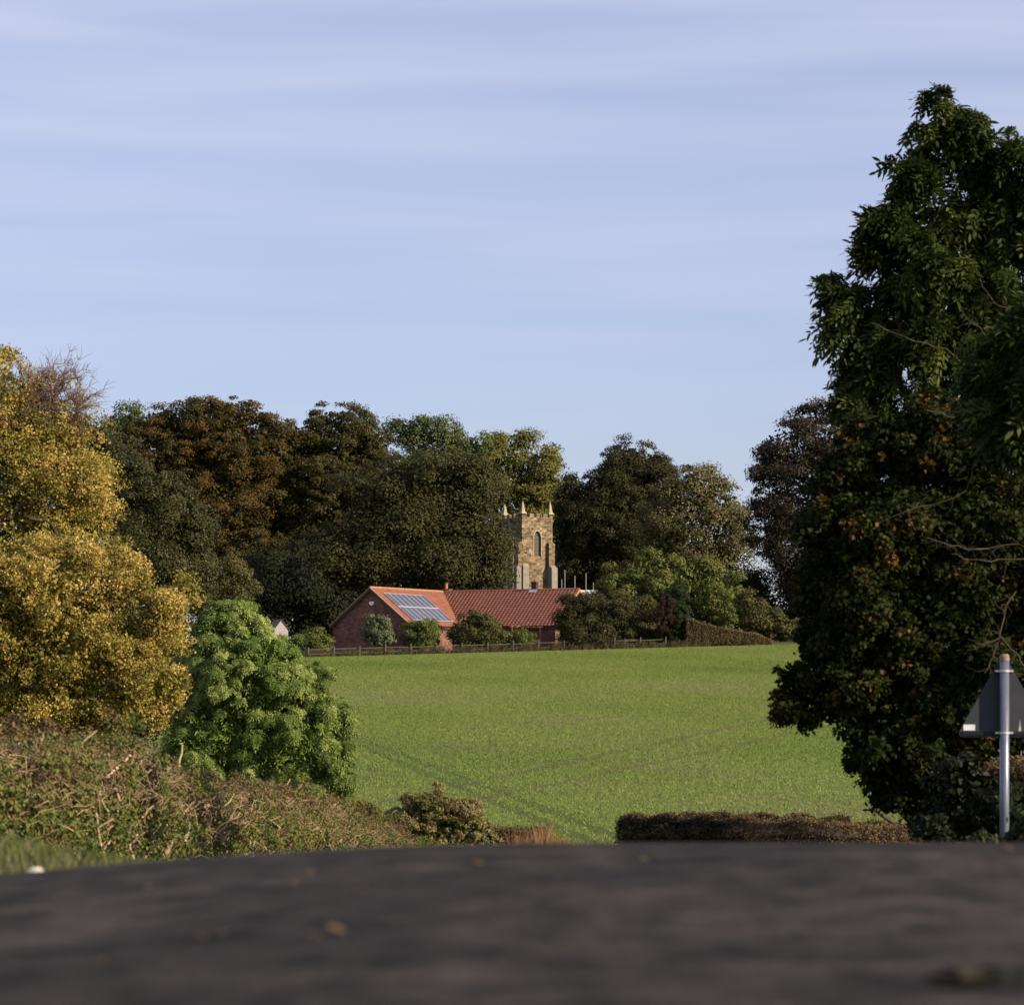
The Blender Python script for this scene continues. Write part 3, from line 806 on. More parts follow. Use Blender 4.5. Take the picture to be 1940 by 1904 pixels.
def sheeting():
    d = 478; a = P(1098, 1127, d); b = P(1134, 1127, d)
    z = (HZ - 1127) / F * d
    root = thing('temporary_roof', 'white sheeted temporary roof edge showing behind the right end of the bungalow roof', 'roof sheeting', (a[0], d, gh(a[0], d)))
    o = np.array((a[0], d, gh(a[0], d)))
    hz = z - o[2]; w = b[0] - a[0]
    m = MB(); n_ = 12
    for k in range(n_):
        m.box(((k + .5) * w / n_, 1.5 + .03 * math.sin(k * 2.1), hz + .35 + .03 * math.sin(k * 1.7)), (w / n_ - .002, 3, .55), 0, Matrix.Rotation(R(8), 3, 'X'))
    m.build('sheet', plain('white_sheeting', (.75, .75, .76), .5), root)
    m = MB()
    for k in range(4): m.tube((w * (k + .5) / 4, 1.5, 0), (w * (k + .5) / 4, 1.5, hz), .06, .06, 6)
    m.build('support', plain('galvanised_pole', (.24, .225, .19), .6), root)
sheeting()

# ------------------------------------------------------------------ bungalow
AL = R(29)
house_o = Vector((-16.55, 372, 0)); house_o.z = gh(house_o.x, house_o.y) - .1
def bungalow():
    d = 372; s = d / F
    root = thing('bungalow', 'red brick bungalow with orange tiled roofs, solar panels and two chimneys on the field edge', 'bungalow', house_o, -AL)
    zr = (HZ - 1113.2) * s - house_o.z; ze = (HZ - 1184.5) * s - house_o.z
    hw = 5.56; pit = math.atan2(zr - ze, hw); sl = hw / math.cos(pit)
    La, Lb = 16.9, 18.75
    brick = brickwork('red_brick', (0.10, 0.042, 0.032), (0.26, 0.11, 0.075), (0.22, 0.17, 0.14), .45, .15, .014)
    wall_h = ze - .05
    m = MB(); ww = 5.2
    apex = zr - .35; wz = apex - (apex - (ze - .1)) * ww / hw
    m.prism([(-ww, 0, -.5), (ww, 0, -.5), (ww, 0, wz), (0, 0, apex), (-ww, 0, wz)], (0, La + 5, 0))
    m.prism([(ww + .002, La - ww + .01, -.5), (ww + .002, La + ww, -.5), (ww + .002, La + ww, wz), (ww + .002, La, apex), (ww + .002, La - ww + .01, wz)], (Lb - .5 - ww, 0, 0))
    m.build('wall', brick, root)
    tileA = noisy('orange_tile', [(0.165, 0.062, 0.037), (0.25, 0.102, 0.060)], scale=1.2, detail=8, rough=.8)
    tileB = noisy('red_pantile', [(0.115, 0.044, 0.030), (0.225, 0.088, 0.058)], scale=2.2, detail=8, rough=.75)
    ct, st = math.cos(pit), math.sin(pit)
    def slope(name, frame, t_n, x_of, col_p, wave, mat, parent, lip):
        """frame(a, t, h): a along the eave, t down the slope, h off it; one strip per course of tiles"""
        V, Fc = [], []
        for j in range(t_n):
            t0, t1 = sl * j / t_n, sl * (j + 1) / t_n + .03
            a0, a1 = x_of(min(t0, sl) * ct), x_of(min(t1, sl) * ct)
            lo = min(a0[0], a1[0]); hi = max(a0[1], a1[1])
            cols = np.arange(lo, hi + 1e-6, col_p) if wave else np.array([lo, hi])
            if cols[-1] < hi - 1e-4: cols = np.append(cols, hi)
            rows = []
            for t, a, off in ((t0, a0, .0), (t1, a1, lip), (t1, a1, -.02)):
                o = len(V)
                for c in cols:
                    cc = min(max(c, a[0]), a[1])
                    w = wave * (0.5 + 0.5 * math.cos(2 * math.pi * c / .5) + .25 * math.sin(4 * math.pi * c / .5)) if wave else 0
                    V.append(frame(cc, t, off + w))
                rows.append(o)
            for ra, rb in ((rows[0], rows[1]), (rows[1], rows[2])):
                for k in range(len(cols) - 1):
                    Fc.append((ra + k, ra + k + 1, rb + k + 1, rb + k))
        me = bpy.data.meshes.new(name); me.from_pydata([tuple(v) for v in V], [], Fc); me.validate()
        bm = bmesh.new(); bm.from_mesh(me); bmesh.ops.recalc_face_normals(bm, faces=bm.faces); bm.to_mesh(me); bm.free()
        o = link_mesh(name, me, mat, parent)
        return o
    # sub-roof slabs
    m = MB(); th = .1
    q = .02
    def pA(x, y, off=0.0, sx=1): return (sx * (x + st * off), y, zr - x * (zr - ze) / hw + ct * off)
    m.add([pA(0, -.3), pA(hw, -.3), pA(hw, La - hw), pA(0, La), pA(0, -.3, -th), pA(hw, -.3, -th), pA(hw, La - hw, -th), pA(0, La, -th)],
          [(0, 1, 2, 3), (7, 6, 5, 4), (0, 4, 5, 1), (1, 5, 6, 2), (2, 6, 7, 3)])
    m.add([pA(0, -.3, 0, -1), pA(hw, -.3, 0, -1), pA(hw, La + hw, 0, -1), pA(0, La + hw, 0, -1), pA(0, -.3, -th, -1), pA(hw, -.3, -th, -1), pA(hw, La + hw, -th, -1), pA(0, La + hw, -th, -1)],
          [(3, 2, 1, 0), (4, 5, 6, 7), (1, 5, 4, 0), (2, 6, 5, 1), (3, 7, 6, 2)])
    roofA = m.build('roof', tileA, root)
    slope('plain_tiles', lambda a, t, h_: (t * ct + st * (h_ + .012), a, zr - t * st + ct * (h_ + .012)), 24, lambda hx: (-.3, La - hx), 1, 0, tileA, roofA, .035)
    m = MB()
    def pB(x, y, off=0.0, sy=-1): return (x, La + sy * (y + st * off), zr - y * (zr - ze) / hw + ct * off)
    m.add([pB(0, 0), pB(Lb, 0), pB(Lb, hw), pB(hw, hw), pB(0, 0, -th), pB(Lb, 0, -th), pB(Lb, hw, -th), pB(hw, hw, -th)],
          [(0, 1, 2, 3), (7, 6, 5, 4), (1, 5, 6, 2), (2, 6, 7, 3)])
    m.add([pB(0, 0, 0, 1), pB(Lb, 0, 0, 1), pB(Lb, hw, 0, 1), pB(0, hw, 0, 1), pB(0, 0, -th, 1), pB(Lb, 0, -th, 1), pB(Lb, hw, -th, 1), pB(0, hw, -th, 1)],
          [(3, 2, 1, 0), (4, 5, 6, 7), (1, 5, 4, 0), (2, 6, 5, 1), (3, 7, 6, 2)])
    roofB = m.build('roof', tileB, root)
    slope('pantiles', lambda a, t, h_: (a, La - t * ct - st * (h_ + .012), zr - t * st + ct * (h_ + .012)), 17, lambda hx: (hx, Lb), .5 / 8, .055, tileB, roofB, .055)
    ridge_m = noisy('ridge_tile', [(0.26, 0.11, 0.05), (0.38, 0.20, 0.10)], scale=3)
    m = MB()
    for k in range(36):
        m.tube((0, -.3 + k * .47, zr + .02), (0, -.3 + k * .47 + .465, zr + .02), .15, .15, 8)
    m.build('ridge_tiles', ridge_m, roofA)
    m = MB()
    for k in range(39):
        m.tube((.15 + k * .475, La, zr + .02), (.15 + k * .475 + .47, La, zr + .02), .15, .15, 8)
    m.build('ridge_tiles', noisy('dark_ridge_tile', [(0.20, 0.075, 0.05), (0.32, 0.13, 0.08)], scale=3), roofB)
    # barge boards and verge tiles on the gable
    wood = plain('brown_barge_board', (.075, .045, .03), .6)
    verge = noisy('verge_tile', [(.22, .17, .11), (.34, .25, .15)], scale=4)
    for sx in (-1, 1):
        m = MB(); m.prism([(0, -.33, zr - .12), (sx * hw, -.33, ze - .12), (sx * hw, -.33, ze - .36), (0, -.33, zr - .40)], (0, .04, 0)); m.build('barge_board', wood, root)
        m = MB(); m.prism([(0, -.40, zr + .06), (sx * (hw + .03), -.40, ze + .04), (sx * (hw + .03), -.40, ze - .08), (0, -.40, zr - .07)], (0, .16, 0)); m.build('verge', verge, root)
    m = MB(); m.prism([(Lb, La, zr + .1), (Lb, La - hw, ze + .1), (Lb, La - hw, ze - .25), (Lb, La, zr - .25)], (.08, 0, 0))
    m.prism([(Lb, La + .001, zr + .1), (Lb, La + hw, ze + .1), (Lb, La + hw, ze - .25), (Lb, La + .001, zr - .25)], (.08, 0, 0)); m.build('verge', ridge_m, root)
    # gutters and fascias
    gut = plain('dark_gutter', (.03, .024, .02), .4)
    m = MB(); m.tube((hw + .06, -.2, ze - .10), (hw + .06, La - hw - .1, ze - .10), .07, .07, 8); m.tube((hw + .1, La - hw - .06, ze - .10), (Lb, La - hw - .06, ze - .10), .07, .07, 8); m.build('gutter', gut, root)
    m = MB(); m.box((hw - .08, (La - hw) / 2 - .2, ze - .25), (.03, La - hw - .2, .2)); m.box(((hw + Lb) / 2, La - hw + .1, ze - .25), (Lb - hw - .1, .03, .2)); m.build('fascia', plain('stained_fascia', (.20, .085, .04), .6), root)
    m = MB(); yd = La - hw - 1.0
    m.tube((hw + .06, yd, ze - .05), (hw + .06, yd, ze - .35), .06, .06, 8); m.tube((hw + .06, yd, ze - .35), (ww + .06, yd, ze - .6), .05, .05, 8); m.tube((ww + .06, yd, ze - .6), (ww + .06, yd, 0), .05, .05, 8); m.build('downpipe', plain('black_pipe', (.012, .012, .012), .4), root)
    # solar array: two rows of eight
    glass, n, l, b = new_mat('solar_glass')
    tc = n.new('ShaderNodeTexCoord'); ck = n.new('ShaderNodeTexBrick'); ck.offset = 0
    l.new(tc.outputs['Object'], ck.inputs['Vector']); ck.inputs['Brick Width'].default_value = .19; ck.inputs['Row Height'].default_value = .19; ck.inputs['Scale'].default_value = 1
    ck.inputs['Mortar Size'].default_value = .006; ck.inputs['Color1'].default_value = (.045, .047, .075, 1); ck.inputs['Color2'].default_value = (.058, .06, .092, 1); ck.inputs['Mortar'].default_value = (.14, .14, .17, 1)
    l.new(ck.outputs['Color'], b.inputs['Base Color']); b.inputs['Roughness'].default_value = .28; b.inputs['Specular IOR Level'].default_value = .5
    alu = plain('aluminium_frame', (.55, .55, .57), .4)
    rotp = Matrix(((0, ct, st), (1, 0, 0), (0, -st, ct)))    # panel x -> along eave, panel y -> down slope, z -> off it
    for row in range(2):
        for c in range(8):
            y0 = 1.2 + c * 1.165; t0 = sl * .165 + row * 2.58
            a, t = y0 + .58, t0 + 1.27
            off = .13
            m = MB(); m.box((0, 0, 0), (1.10, 2.47, .03))
            o = m.build('solar_panel', glass, root)
            m = MB()
            for sx in (-1, 1): m.box((sx * .5575, 0, .004), (.035, 2.54, .05))
            for sy in (-1, 1): m.box((0, sy * 1.2525, .004), (1.08, .035, .05))
            f = m.build('frame', alu, o)
            o.matrix_local = Matrix.Translation((t * ct + st * off, a, zr - t * st + ct * off)) @ rotp.to_4x4()
    # alarm box and lamp on the gable
    m = MB(); za = zr - 1.85
    m.prism([(-.32 + .1, -.001, za + .22), (.32 + .1, -.001, za + .22), (.30 + .1, -.001, za), (.16 + .1, -.001, za - .24), (-.16 + .1, -.001, za - .24), (-.30 + .1, -.001, za)], (0, -.11, 0))
    m.build('alarm_box', plain('white_plastic', (.8, .8, .8), .3), root)
    m = MB(); m.box((.05, -.08, zr - 1.22), (.22, .16, .14)); m.box((.05, -.18, zr - 1.25), (.28, .06, .2), 0, Matrix.Rotation(.4, 3, 'X')); m.build('floodlight', plain('grey_lamp', (.22, .23, .24), .4), root)
    # chimneys
    m = MB(); cx, cy = .25, La + .4
    m.box((cx, cy, zr - .05), (1.0, .7, .7)); m.box((cx, cy, zr + .335), (1.12, .82, .07)); ch = m.build('chimney', noisy('mossy_brick', [(.10, .06, .04), (.2, .13, .08)], scale=4), root)
    m = MB(); m.tube((cx - .1, cy, zr + .37), (cx - .1, cy, zr + 1.0), .20, .18, 10); m.tube((cx - .1, cy, zr + 1.001), (cx - .1, cy, zr + 1.08), .23, .23, 10); m.build('chimney_pot', plain('terracotta', (.36, .15, .08), .7), ch)
    m = MB(); m.box((cx - .1, cy, zr + 1.17), (.34, .34, .05)); m.box((cx - .1, cy, zr + 1.115), (.10, .10, .06)); m.build('cowl', gut, ch)
    m = MB(); cx, cy = 12.55, La + .25
    m.box((cx, cy, zr + .2), (.66, .62, 1.2)); m.box((cx, cy, zr + .86), (.78, .74, .12)); m.box((cx, cy, zr + .96), (.70, .66, .078)); ch = m.build('chimney', brickwork('dark_brick', (.055, .03, .022), (.09, .045, .03), (.07, .05, .04), .225, .075), root)
    m = MB(); m.tube((cx, cy, zr + 1.0), (cx, cy, zr + 1.22), .12, .10, 8); m.build('chimney_pot', plain('dark_pot', (.10, .045, .03), .7), ch)
    m = MB(); m.box((cx, La - .28, zr - .08), (1.0, .6, .05), 0, Matrix.Rotation(pit, 3, 'X')); m.build('flashing', plain('lead', (.25, .29, .36), .4), ch)
    # windows and a door towards the field
    glz = plain('dark_window_glass', (.012, .014, .017), .08, .6); frm = plain('white_frame', (.5, .42, .36), .5)
    def win(x, w, zb, h_):
        y = La - ww
        m = MB()
        for sx in (-1, 1): m.box((x + sx * (w / 2 - .04), y - .02, zb + h_ / 2), (.08, .09, h_))
        for zz in (zb + .04, zb + h_ - .04): m.box((x, y - .02, zz), (w - .161, .088, .08))
        m.box((x, y - .02, zb + h_ / 2), (.06, .07, h_ - .161))
        f = m.build('window', frm, root)
        m = MB(); m.box((x, y - .012, zb + h_ / 2), (w - .1, .02, h_ - .1)); m.build('pane', glz, f)
        m = MB(); m.box((x, y - .07, zb - .045), (w + .2, .16, .08)); m.build('sill', plain('stone_sill', (.3, .25, .2), .8), f)
    win(6.6, 1.4, 1.0, 1.15); win(10.2, 1.6, 1.0, 1.15); win(14.2, 2.0, .15, 2.0)
    m = MB(); y = La - ww; m.box((17.0, y - .02, 1.05), (.9, .06, 2.05)); m.build('door', plain('brown_door', (.10, .05, .03), .5), root)
    return root, zr, ze
bung, ZR, ZE = bungalow()

def shed():
    d = 335; c = P(533, 1215, d); g = gh(c[0], d)
    root = thing('garden_shed', 'small weathered grey timber shed behind the top right of the green bush', 'shed', (c[0], d, g), R(24))
    w, L = 1.5, 2.2; ht = (HZ - 1191) / F * d - g; ap = (HZ - 1174) / F * d - g
    m = MB(); m.prism([(-w / 2, 0, -.3), (w / 2, 0, -.3), (w / 2, 0, ht), (0, 0, ap), (-w / 2, 0, ht)], (0, L, 0))
    n_ = int(ap / .16)
    for k in range(n_):
        z = .1 + k * .16
        hwid = w / 2 if z < ht else max(.05, w / 2 * (ap - z) / (ap - ht))
        m.box((0, -.012, z), (2 * hwid, .02, .13))
    m.build('wall', noisy('weathered_boards', [(.22, .20, .19), (.40, .37, .35)], scale=5, stretch=(1, 1, 6)), root)
    m = MB()
    sl_ = math.hypot(w / 2 + .15, (ap - ht) * 1.2); a = math.atan2(ap - ht, w / 2)
    for sx in (-1, 1):
        m.prism([(0, -.15, ap + .06), (sx * (w / 2 + .15), -.15, ap + .06 - (w / 2 + .15) * math.tan(a)), (sx * (w / 2 + .15), -.15, ap - (w / 2 + .15) * math.tan(a)), (0, -.15, ap)], (0, L + .3, 0))
    m.build('roof', noisy('old_felt', [(.06, .055, .05), (.13, .12, .11)], scale=3), root)
    m = MB(); m.box((.1, -.035, ht * .48), (.6, .025, ht * .85)); m.build('door', noisy('shed_door', [(.18, .16, .15), (.32, .29, .27)], scale=5), root)
shed()

# ------------------------------------------------------------------ fence, pergola, hurdle, tank along the garden edge
fence_wood = noisy('fence_wood', [(.07, .06, .045), (.16, .135, .10)], scale=4)
def fence():
    a = P(585, 0, 362); b = P(1262, 0, 364)
    org = np.array((a[0], 362, gh(a[0], 362)))
    root = thing('post_and_rail_fence', 'low weathered post and rail fence between the green field and the bungalow garden', 'fence', org)
    n_ = 15; prev = None; tops = []
    rr = random.Random(4)
    for k in range(n_):
        t = k / (n_ - 1); x = a[0] + (b[0] - a[0]) * t; y = 362 + 2 * t; z = gh(x, y)
        h_ = 1.18 + rr.uniform(-.08, .12); lean = rr.uniform(-.04, .04)
        m = MB(); m.box((0, 0, h_ / 2 - .2), (.14, .14, h_ + .4), 0, Matrix.Rotation(lean, 3, 'Y')); m.frustum((h_ * lean, 0, h_ + .001), .07, .03, .05)
        o = m.build('post', fence_wood, root); o.location = (x - org[0], y - org[1], z - org[2])
        tops.append((x - org[0], y - org[1], z - org[2]))
    for zz in (.42, .92):
        for k in range(n_ - 1):
            p, q = Vector(tops[k]), Vector(tops[k + 1])
            p.z += zz + rr.uniform(-.04, .04); q.z += zz + rr.uniform(-.04, .04); p.y += .1; q.y += .1
            m = MB(); dvec = q - p; dvec.normalize()
            m.prism([p + Vector((0, -.02, -.045)), p + Vector((0, .02, -.045)), p + Vector((0, .02, .045)), p + Vector((0, -.02, .045))], q - p)
            m.build('rail', fence_wood, root)
fence()
def pergola():
    d = 370; a = P(968, 1187, d); b = P(1026, 1187, d)
    g = gh(a[0], d); root = thing('pergola', 'small orange brown timber pergola with a trellis side against the bungalow wall', 'pergola', (a[0], d, g))
    w = b[0] - a[0]; h_ = a[2] - g
    tim = plain('orange_timber', (.33, .15, .075), .7)
    for x in (.15, w - .15):
        for y in (0, 1.6):
            m = MB(); m.box((x, y, h_ / 2 - .1), (.12, .12, h_ + .1)); m.build('post', tim, root)
    for y in (0, 1.6):
        m = MB(); m.box((w / 2, y, h_ + .04), (w + .3, .08, .16)); m.build('beam', tim, root)
    for k in range(6):
        m = MB(); m.box((.2 + k * (w - .4) / 5, .8, h_ + .19), (.07, 2.2, .12)); m.build('rafter', tim, root)
    m = MB()
    for k in range(8): m.box((w - .15 - .9 + .45 + .02, -.02, .25 + k * .27), (.85, .03, .05))
    for k in range(4): m.box((w - 1.0 + k * .26, .015, 1.15), (.04, .03, 2.1))
    m.build('trellis', tim, root)
pergola()
def hurdle():
    d = 364.6; a = P(1184, 1222, d); b = P(1212, 1222, d); w = b[0] - a[0]
    root = thing('wooden_hurdle', 'short light wooden rail hurdle in front of the low brown hedge by the cypress', 'hurdle', (a[0], d, gh(a[0], d)))
    for x in (0, w):
        m = MB(); m.box((x, 0, .5), (.11, .11, 1.3)); m.build('post', fence_wood, root)
    for z in (.35, .62, .88, 1.08):
        m = MB(); m.box((w / 2, .07, z), (w + .2, .04, .09)); m.build('rail', fence_wood, root)
hurdle()
def tank():
    c = P(606, 1222, 367.5); g = gh(c[0], 367.5)
    m = MB()
    pr = [(0, .98), (.35, .94), (.55, .80), (.62, .55), (.62, .12), (.56, 0)]
    n_ = 14; v = []
    for r_, z_ in pr[1:]: v += [(1.15 * r_ * math.cos(6.2832 * i / n_), r_ * math.sin(6.2832 * i / n_), z_) for i in range(n_)]
    f = [(k * n_ + i, k * n_ + (i + 1) % n_, (k + 1) * n_ + (i + 1) % n_, (k + 1) * n_ + i) for k in range(4) for i in range(n_)] + [tuple(range(n_))]
    m.add(v, f); m.tube((0, 0, .93), (0, 0, 1.04), .16, .16, 10)
    o = m.build('garden_tank', plain('dark_green_plastic', (.015, .02, .017), .4), None, smooth=False)
    o.location = (c[0] + .6, 367.5, g - .05)
    tag(o, 'dark rounded plastic tank at the left foot of the brick gable', 'tank')
tank()

# ------------------------------------------------------------------ road sign
def sign():
    d = 25.8; s = d / F
    px = 1903; x = (px - 970) * s; g = gh(x, d)
    root = thing('road_sign', 'back of a grey triangular road sign on a galvanised pole at the right edge', 'road sign', (x, d, g))
    Z = lambda py: (HZ - py) * s - g
    galv = noisy('galvanised_steel', [(.10, .11, .145), (.18, .19, .23)], scale=14, rough=.33, spec=.5, stretch=(1, 1, .4), metallic=.35)
    m = MB(); m.tube((0, 0, -.4), (0, 0, Z(1252)), .038, .038, 20); pole = m.build('pole', galv, root, smooth=False)
    for p in pole.data.polygons: p.use_smooth = len(p.vertices) == 4
    m = MB(); m.tube((0, 0, Z(1252) + .0005), (0, 0, Z(1243)), .0395, .0395, 20); m.tube((0, 0, Z(1243) + .0004), (0, 0, Z(1239)), .0395, .028, 20); m.build('cap', noisy('rusty_cap', [(.16, .11, .08), (.28, .2, .15)], scale=30), pole)
    # rounded triangle
    zb, ztop, hw = Z(1396), Z(1243) + .03, 89 * s
    cs = [Vector((-hw + .05, 0, zb + .03)), Vector((hw - .05, 0, zb + .03)), Vector((0, 0, ztop - .06))]
    r = .03; pts = []
    for k, a0 in enumerate((150, 270, 30)):
        for q in range(7):
            a = R(a0 + q * 20); pts.append((cs[k].x + r * math.cos(a), .052, cs[k].z + r * math.sin(a)))
    m = MB(); m.prism(pts, (0, .003, 0)); m.build('plate', noisy('grey_plate_back', [(.022, .025, .031), (.034, .037, .044)], scale=9, rough=.6, spec=.3), root)
    rail = plain('dark_channel', (.03, .033, .038), .5)
    tri_w = lambda z: (ztop - z) / (ztop - zb) * hw
    for py in (1388, 1271):
        z = Z(py); wd = min(tri_w(z) - .03, hw - .03) if py > 1300 else .075
        m = MB(); m.box((0, .046, z), (2 * wd, .010, .006)); m.box((0, .043, z + .012), (2 * wd, .016, .004)); m.box((0, .043, z - .012), (2 * wd, .016, .004)); m.build('channel', rail, root)
    for py in (1388, 1271):
        m = MB(); z = Z(py); m.tube((0, 0, z - .008), (0, 0, z + .008), .0425, .0425, 20); m.box((.055, .02, z), (.035, .03, .014)); m.box((-.055, .02, z), (.035, .03, .014))
        m.tube((.052, -.004, z), (.052, .006, z), .008, .008, 8)
        m.build('clip', plain('bright_clip', (.6, .6, .58), .3, .5, .5), root)
    m = MB(); zc = Z(1378); xc = (1838 - 1903) * s; m.box((xc, .0505, zc), (22 * s, .002, 11 * s)); m.build('sticker', plain('white_sticker', (.62, .65, .68), .5), root)
    m = MB(); m.prism([(28 * s, .0515, Z(1386)), (34 * s, .0515, Z(1386)), (32 * s, .0515, Z(1372)), (31 * s, .0515, Z(1362)), (30.4 * s, .0515, Z(1374))], (0, -.0008, 0)); m.build('bird_dropping', plain('chalky_smear', (.4, .38, .33), .8), root)
sign()

# ------------------------------------------------------------------ foliage palettes
G_yellow = foliage('autumn_yellow', [(0.0783, 0.0737, 0.0185, 0), (0.1957, 0.1782, 0.037, 0.22), (0.3394, 0.2826, 0.0594, 0.48), (0.496, 0.3756, 0.0898, 0.75), (0.6786, 0.4966, 0.1848, 0.96), (0.4307, 0.2864, 0.0726, 1)], .42)
G_yellow2 = foliage('autumn_yellow_green', [(0.0783, 0.0737, 0.0185, 0), (0.1957, 0.1782, 0.037, 0.22), (0.3394, 0.2826, 0.0594, 0.48), (0.496, 0.3756, 0.0898, 0.75), (0.6786, 0.4966, 0.1848, 0.96), (0.4307, 0.2864, 0.0726, 1)], .42)
G_ashgreen = foliage('fresh_green', [(0.0531, 0.0885, 0.0154, 0), (0.1062, 0.1534, 0.0286, 0.35), (0.1711, 0.2242, 0.0462, 0.65), (0.2478, 0.295, 0.077, 0.88), (0.3304, 0.3717, 0.1155, 1)], .2, .5, .15)
G_orange = foliage('beech_orange', [(0.0268, 0.0276, 0.009, 0), (0.0459, 0.0396, 0.0108, 0.35), (0.0765, 0.0534, 0.0126, 0.6), (0.1186, 0.0718, 0.0144, 0.85), (0.0994, 0.046, 0.0108, 1)], .25)
G_brown = foliage('beech_brown', [(0.0244, 0.0286, 0.0077), (0.0453, 0.0428, 0.0107), (0.0697, 0.0536, 0.0138), (0.0418, 0.0446, 0.0107)], .2)
G_syc = foliage('sycamore_dark', [(0.0186, 0.0259, 0.0076), (0.034, 0.0372, 0.0103), (0.051, 0.0458, 0.013), (0.0637, 0.0484, 0.015)], .15)
G_far = foliage('far_green', [(0.04, 0.055, 0.018), (0.07, 0.09, 0.026), (0.10, 0.115, 0.035)], .2)
G_lime = foliage('yellowing_green', [(0.05, 0.06, 0.015), (0.10, 0.11, 0.022), (0.16, 0.15, 0.03), (0.15, 0.10, 0.025)], .25)
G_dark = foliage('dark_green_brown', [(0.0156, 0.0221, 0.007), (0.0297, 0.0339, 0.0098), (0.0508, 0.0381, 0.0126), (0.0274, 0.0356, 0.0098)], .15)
G_sparse = foliage('thin_olive', [(0.05, 0.045, 0.02), (0.09, 0.08, 0.028), (0.13, 0.12, 0.04), (0.15, 0.12, 0.06)], .25)
G_apple = foliage('apple_green', [(0.046, 0.0633, 0.0161), (0.0805, 0.1035, 0.023), (0.1265, 0.1437, 0.0322), (0.115, 0.0978, 0.0287)], .2)
G_purple = foliage('copper_beech', [(0.0129, 0.0121, 0.0086), (0.0264, 0.021, 0.013), (0.0498, 0.0363, 0.0187), (0.041, 0.0404, 0.0216)], .2)
G_holm = foliage('evergreen_oak', [(0.0224, 0.0251, 0.0072), (0.0403, 0.0397, 0.0112), (0.0627, 0.0562, 0.0168)], .1, .5, .15)
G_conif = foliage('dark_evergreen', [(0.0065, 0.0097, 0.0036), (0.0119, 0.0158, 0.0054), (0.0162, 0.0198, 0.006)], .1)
G_ash = foliage('ash_green', [(0.0157, 0.0257, 0.006), (0.0287, 0.045, 0.009), (0.047, 0.0667, 0.014), (0.0914, 0.1026, 0.025)], .3, .6, .06)
G_maple = foliage('maple_turning', [(0.0115, 0.0176, 0.004, 0), (0.0184, 0.0275, 0.006, 0.4), (0.0276, 0.0374, 0.008, 0.7), (0.0391, 0.0352, 0.009, 0.86), (0.0633, 0.0396, 0.011, 0.95), (0.1265, 0.0715, 0.018, 1)], .25, .6, .06)
G_shrub = foliage('garden_olive', [(0.0315, 0.0385, 0.012), (0.063, 0.066, 0.02), (0.0945, 0.088, 0.025), (0.105, 0.0715, 0.025)], .2)
G_pale = foliage('pale_shrub', [(0.05, 0.06, 0.03), (0.10, 0.12, 0.06), (0.18, 0.20, 0.11)], .15)
G_brownbush = foliage('brown_bush', [(0.026, 0.031, 0.010), (0.042, 0.043, 0.014), (0.058, 0.044, 0.018), (0.042, 0.052, 0.016)], .15)
G_dead = foliage('dead_needles', [(0.013, 0.007, 0.0032), (0.0286, 0.0158, 0.0065), (0.039, 0.0247, 0.0114)], .1)
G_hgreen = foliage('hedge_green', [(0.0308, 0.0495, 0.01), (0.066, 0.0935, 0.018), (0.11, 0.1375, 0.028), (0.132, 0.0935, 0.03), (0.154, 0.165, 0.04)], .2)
G_hbrown = foliage('hedge_dead_and_lit', [(0.0493, 0.033, 0.0138), (0.0986, 0.0619, 0.0275), (0.169, 0.1154, 0.0516), (0.0774, 0.0495, 0.0206)], .15)  # also colours the painted sunlit top and end of the right hedge
G_hdark = foliage('clipped_hedge', [(0.03, 0.025, 0.01), (0.06, 0.045, 0.018), (0.10, 0.06, 0.03), (0.14, 0.085, 0.045), (0.06, 0.055, 0.015)], .15)
G_hshade = foliage('hedge_front_shade', [(0.0084, 0.0084, 0.0035), (0.0154, 0.014, 0.0056), (0.0238, 0.0182, 0.0077), (0.021, 0.0238, 0.007)], .08)  # near-black leaf tones put the shade of the hedge front into the colour
G_wedge = foliage('clipped_hedge_olive', [(0.07, 0.06, 0.022), (0.11, 0.085, 0.033), (0.14, 0.095, 0.045)], .15)
G_grass = foliage('verge_grass', [(0.06, 0.08, 0.02), (0.09, 0.115, 0.03), (0.14, 0.14, 0.05), (0.17, 0.15, 0.08)], .3)
G_straw = foliage('dry_straw', [(0.15, 0.08, 0.035), (0.24, 0.13, 0.06), (0.31, 0.19, 0.09)], .3)
G_rough = foliage('rough_grass', [(0.05, 0.05, 0.022), (0.08, 0.07, 0.03), (0.12, 0.09, 0.045)], .2)
M_core = noisy('twiggy_core', [(0.006, 0.006, 0.003), (0.03, 0.024, 0.012)], scale=14, bump=1.0, bscale=40)

# ------------------------------------------------------------------ the wood behind the bungalow
WOOD = 'trees of the wood behind the bungalow'
tree('broadleaf_tree', 'small blue green treetop at the left of the wood, beside the orange beech', 'tree', 505, [(232, 805, 34, 26), (238, 860, 42, 60)], G_far, 11, n=110, per=90, rc=16, leaf=.42, group=WOOD)
tree('beech_tree', 'orange brown beech tree, the brightest autumn crown of the wood', 'tree', 440, [(300, 815, 55, 40), (375, 800, 66, 44), (455, 790, 48, 34), (515, 815, 34, 26), (330, 870, 92, 60), (450, 870, 90, 70), (400, 950, 120, 80), (420, 1060, 120, 80)], G_orange, 12, n=1300, per=85, rc=12, leaf=0.32, group=WOOD, flat=0.6, twigs=60, cvar=0.35, core=0.35)
tree('beech_tree', 'dark brown beech with a domed top left of the pale green crowns', 'tree', 445, [(640, 825, 70, 54), (700, 855, 48, 52), (565, 855, 62, 54), (620, 930, 135, 85), (520, 960, 80, 90), (600, 1040, 160, 80)], G_brown, 13, n=1300, per=85, rc=12, leaf=0.32, group=WOOD, flat=0.6, twigs=80, cvar=0.35, core=0.35)
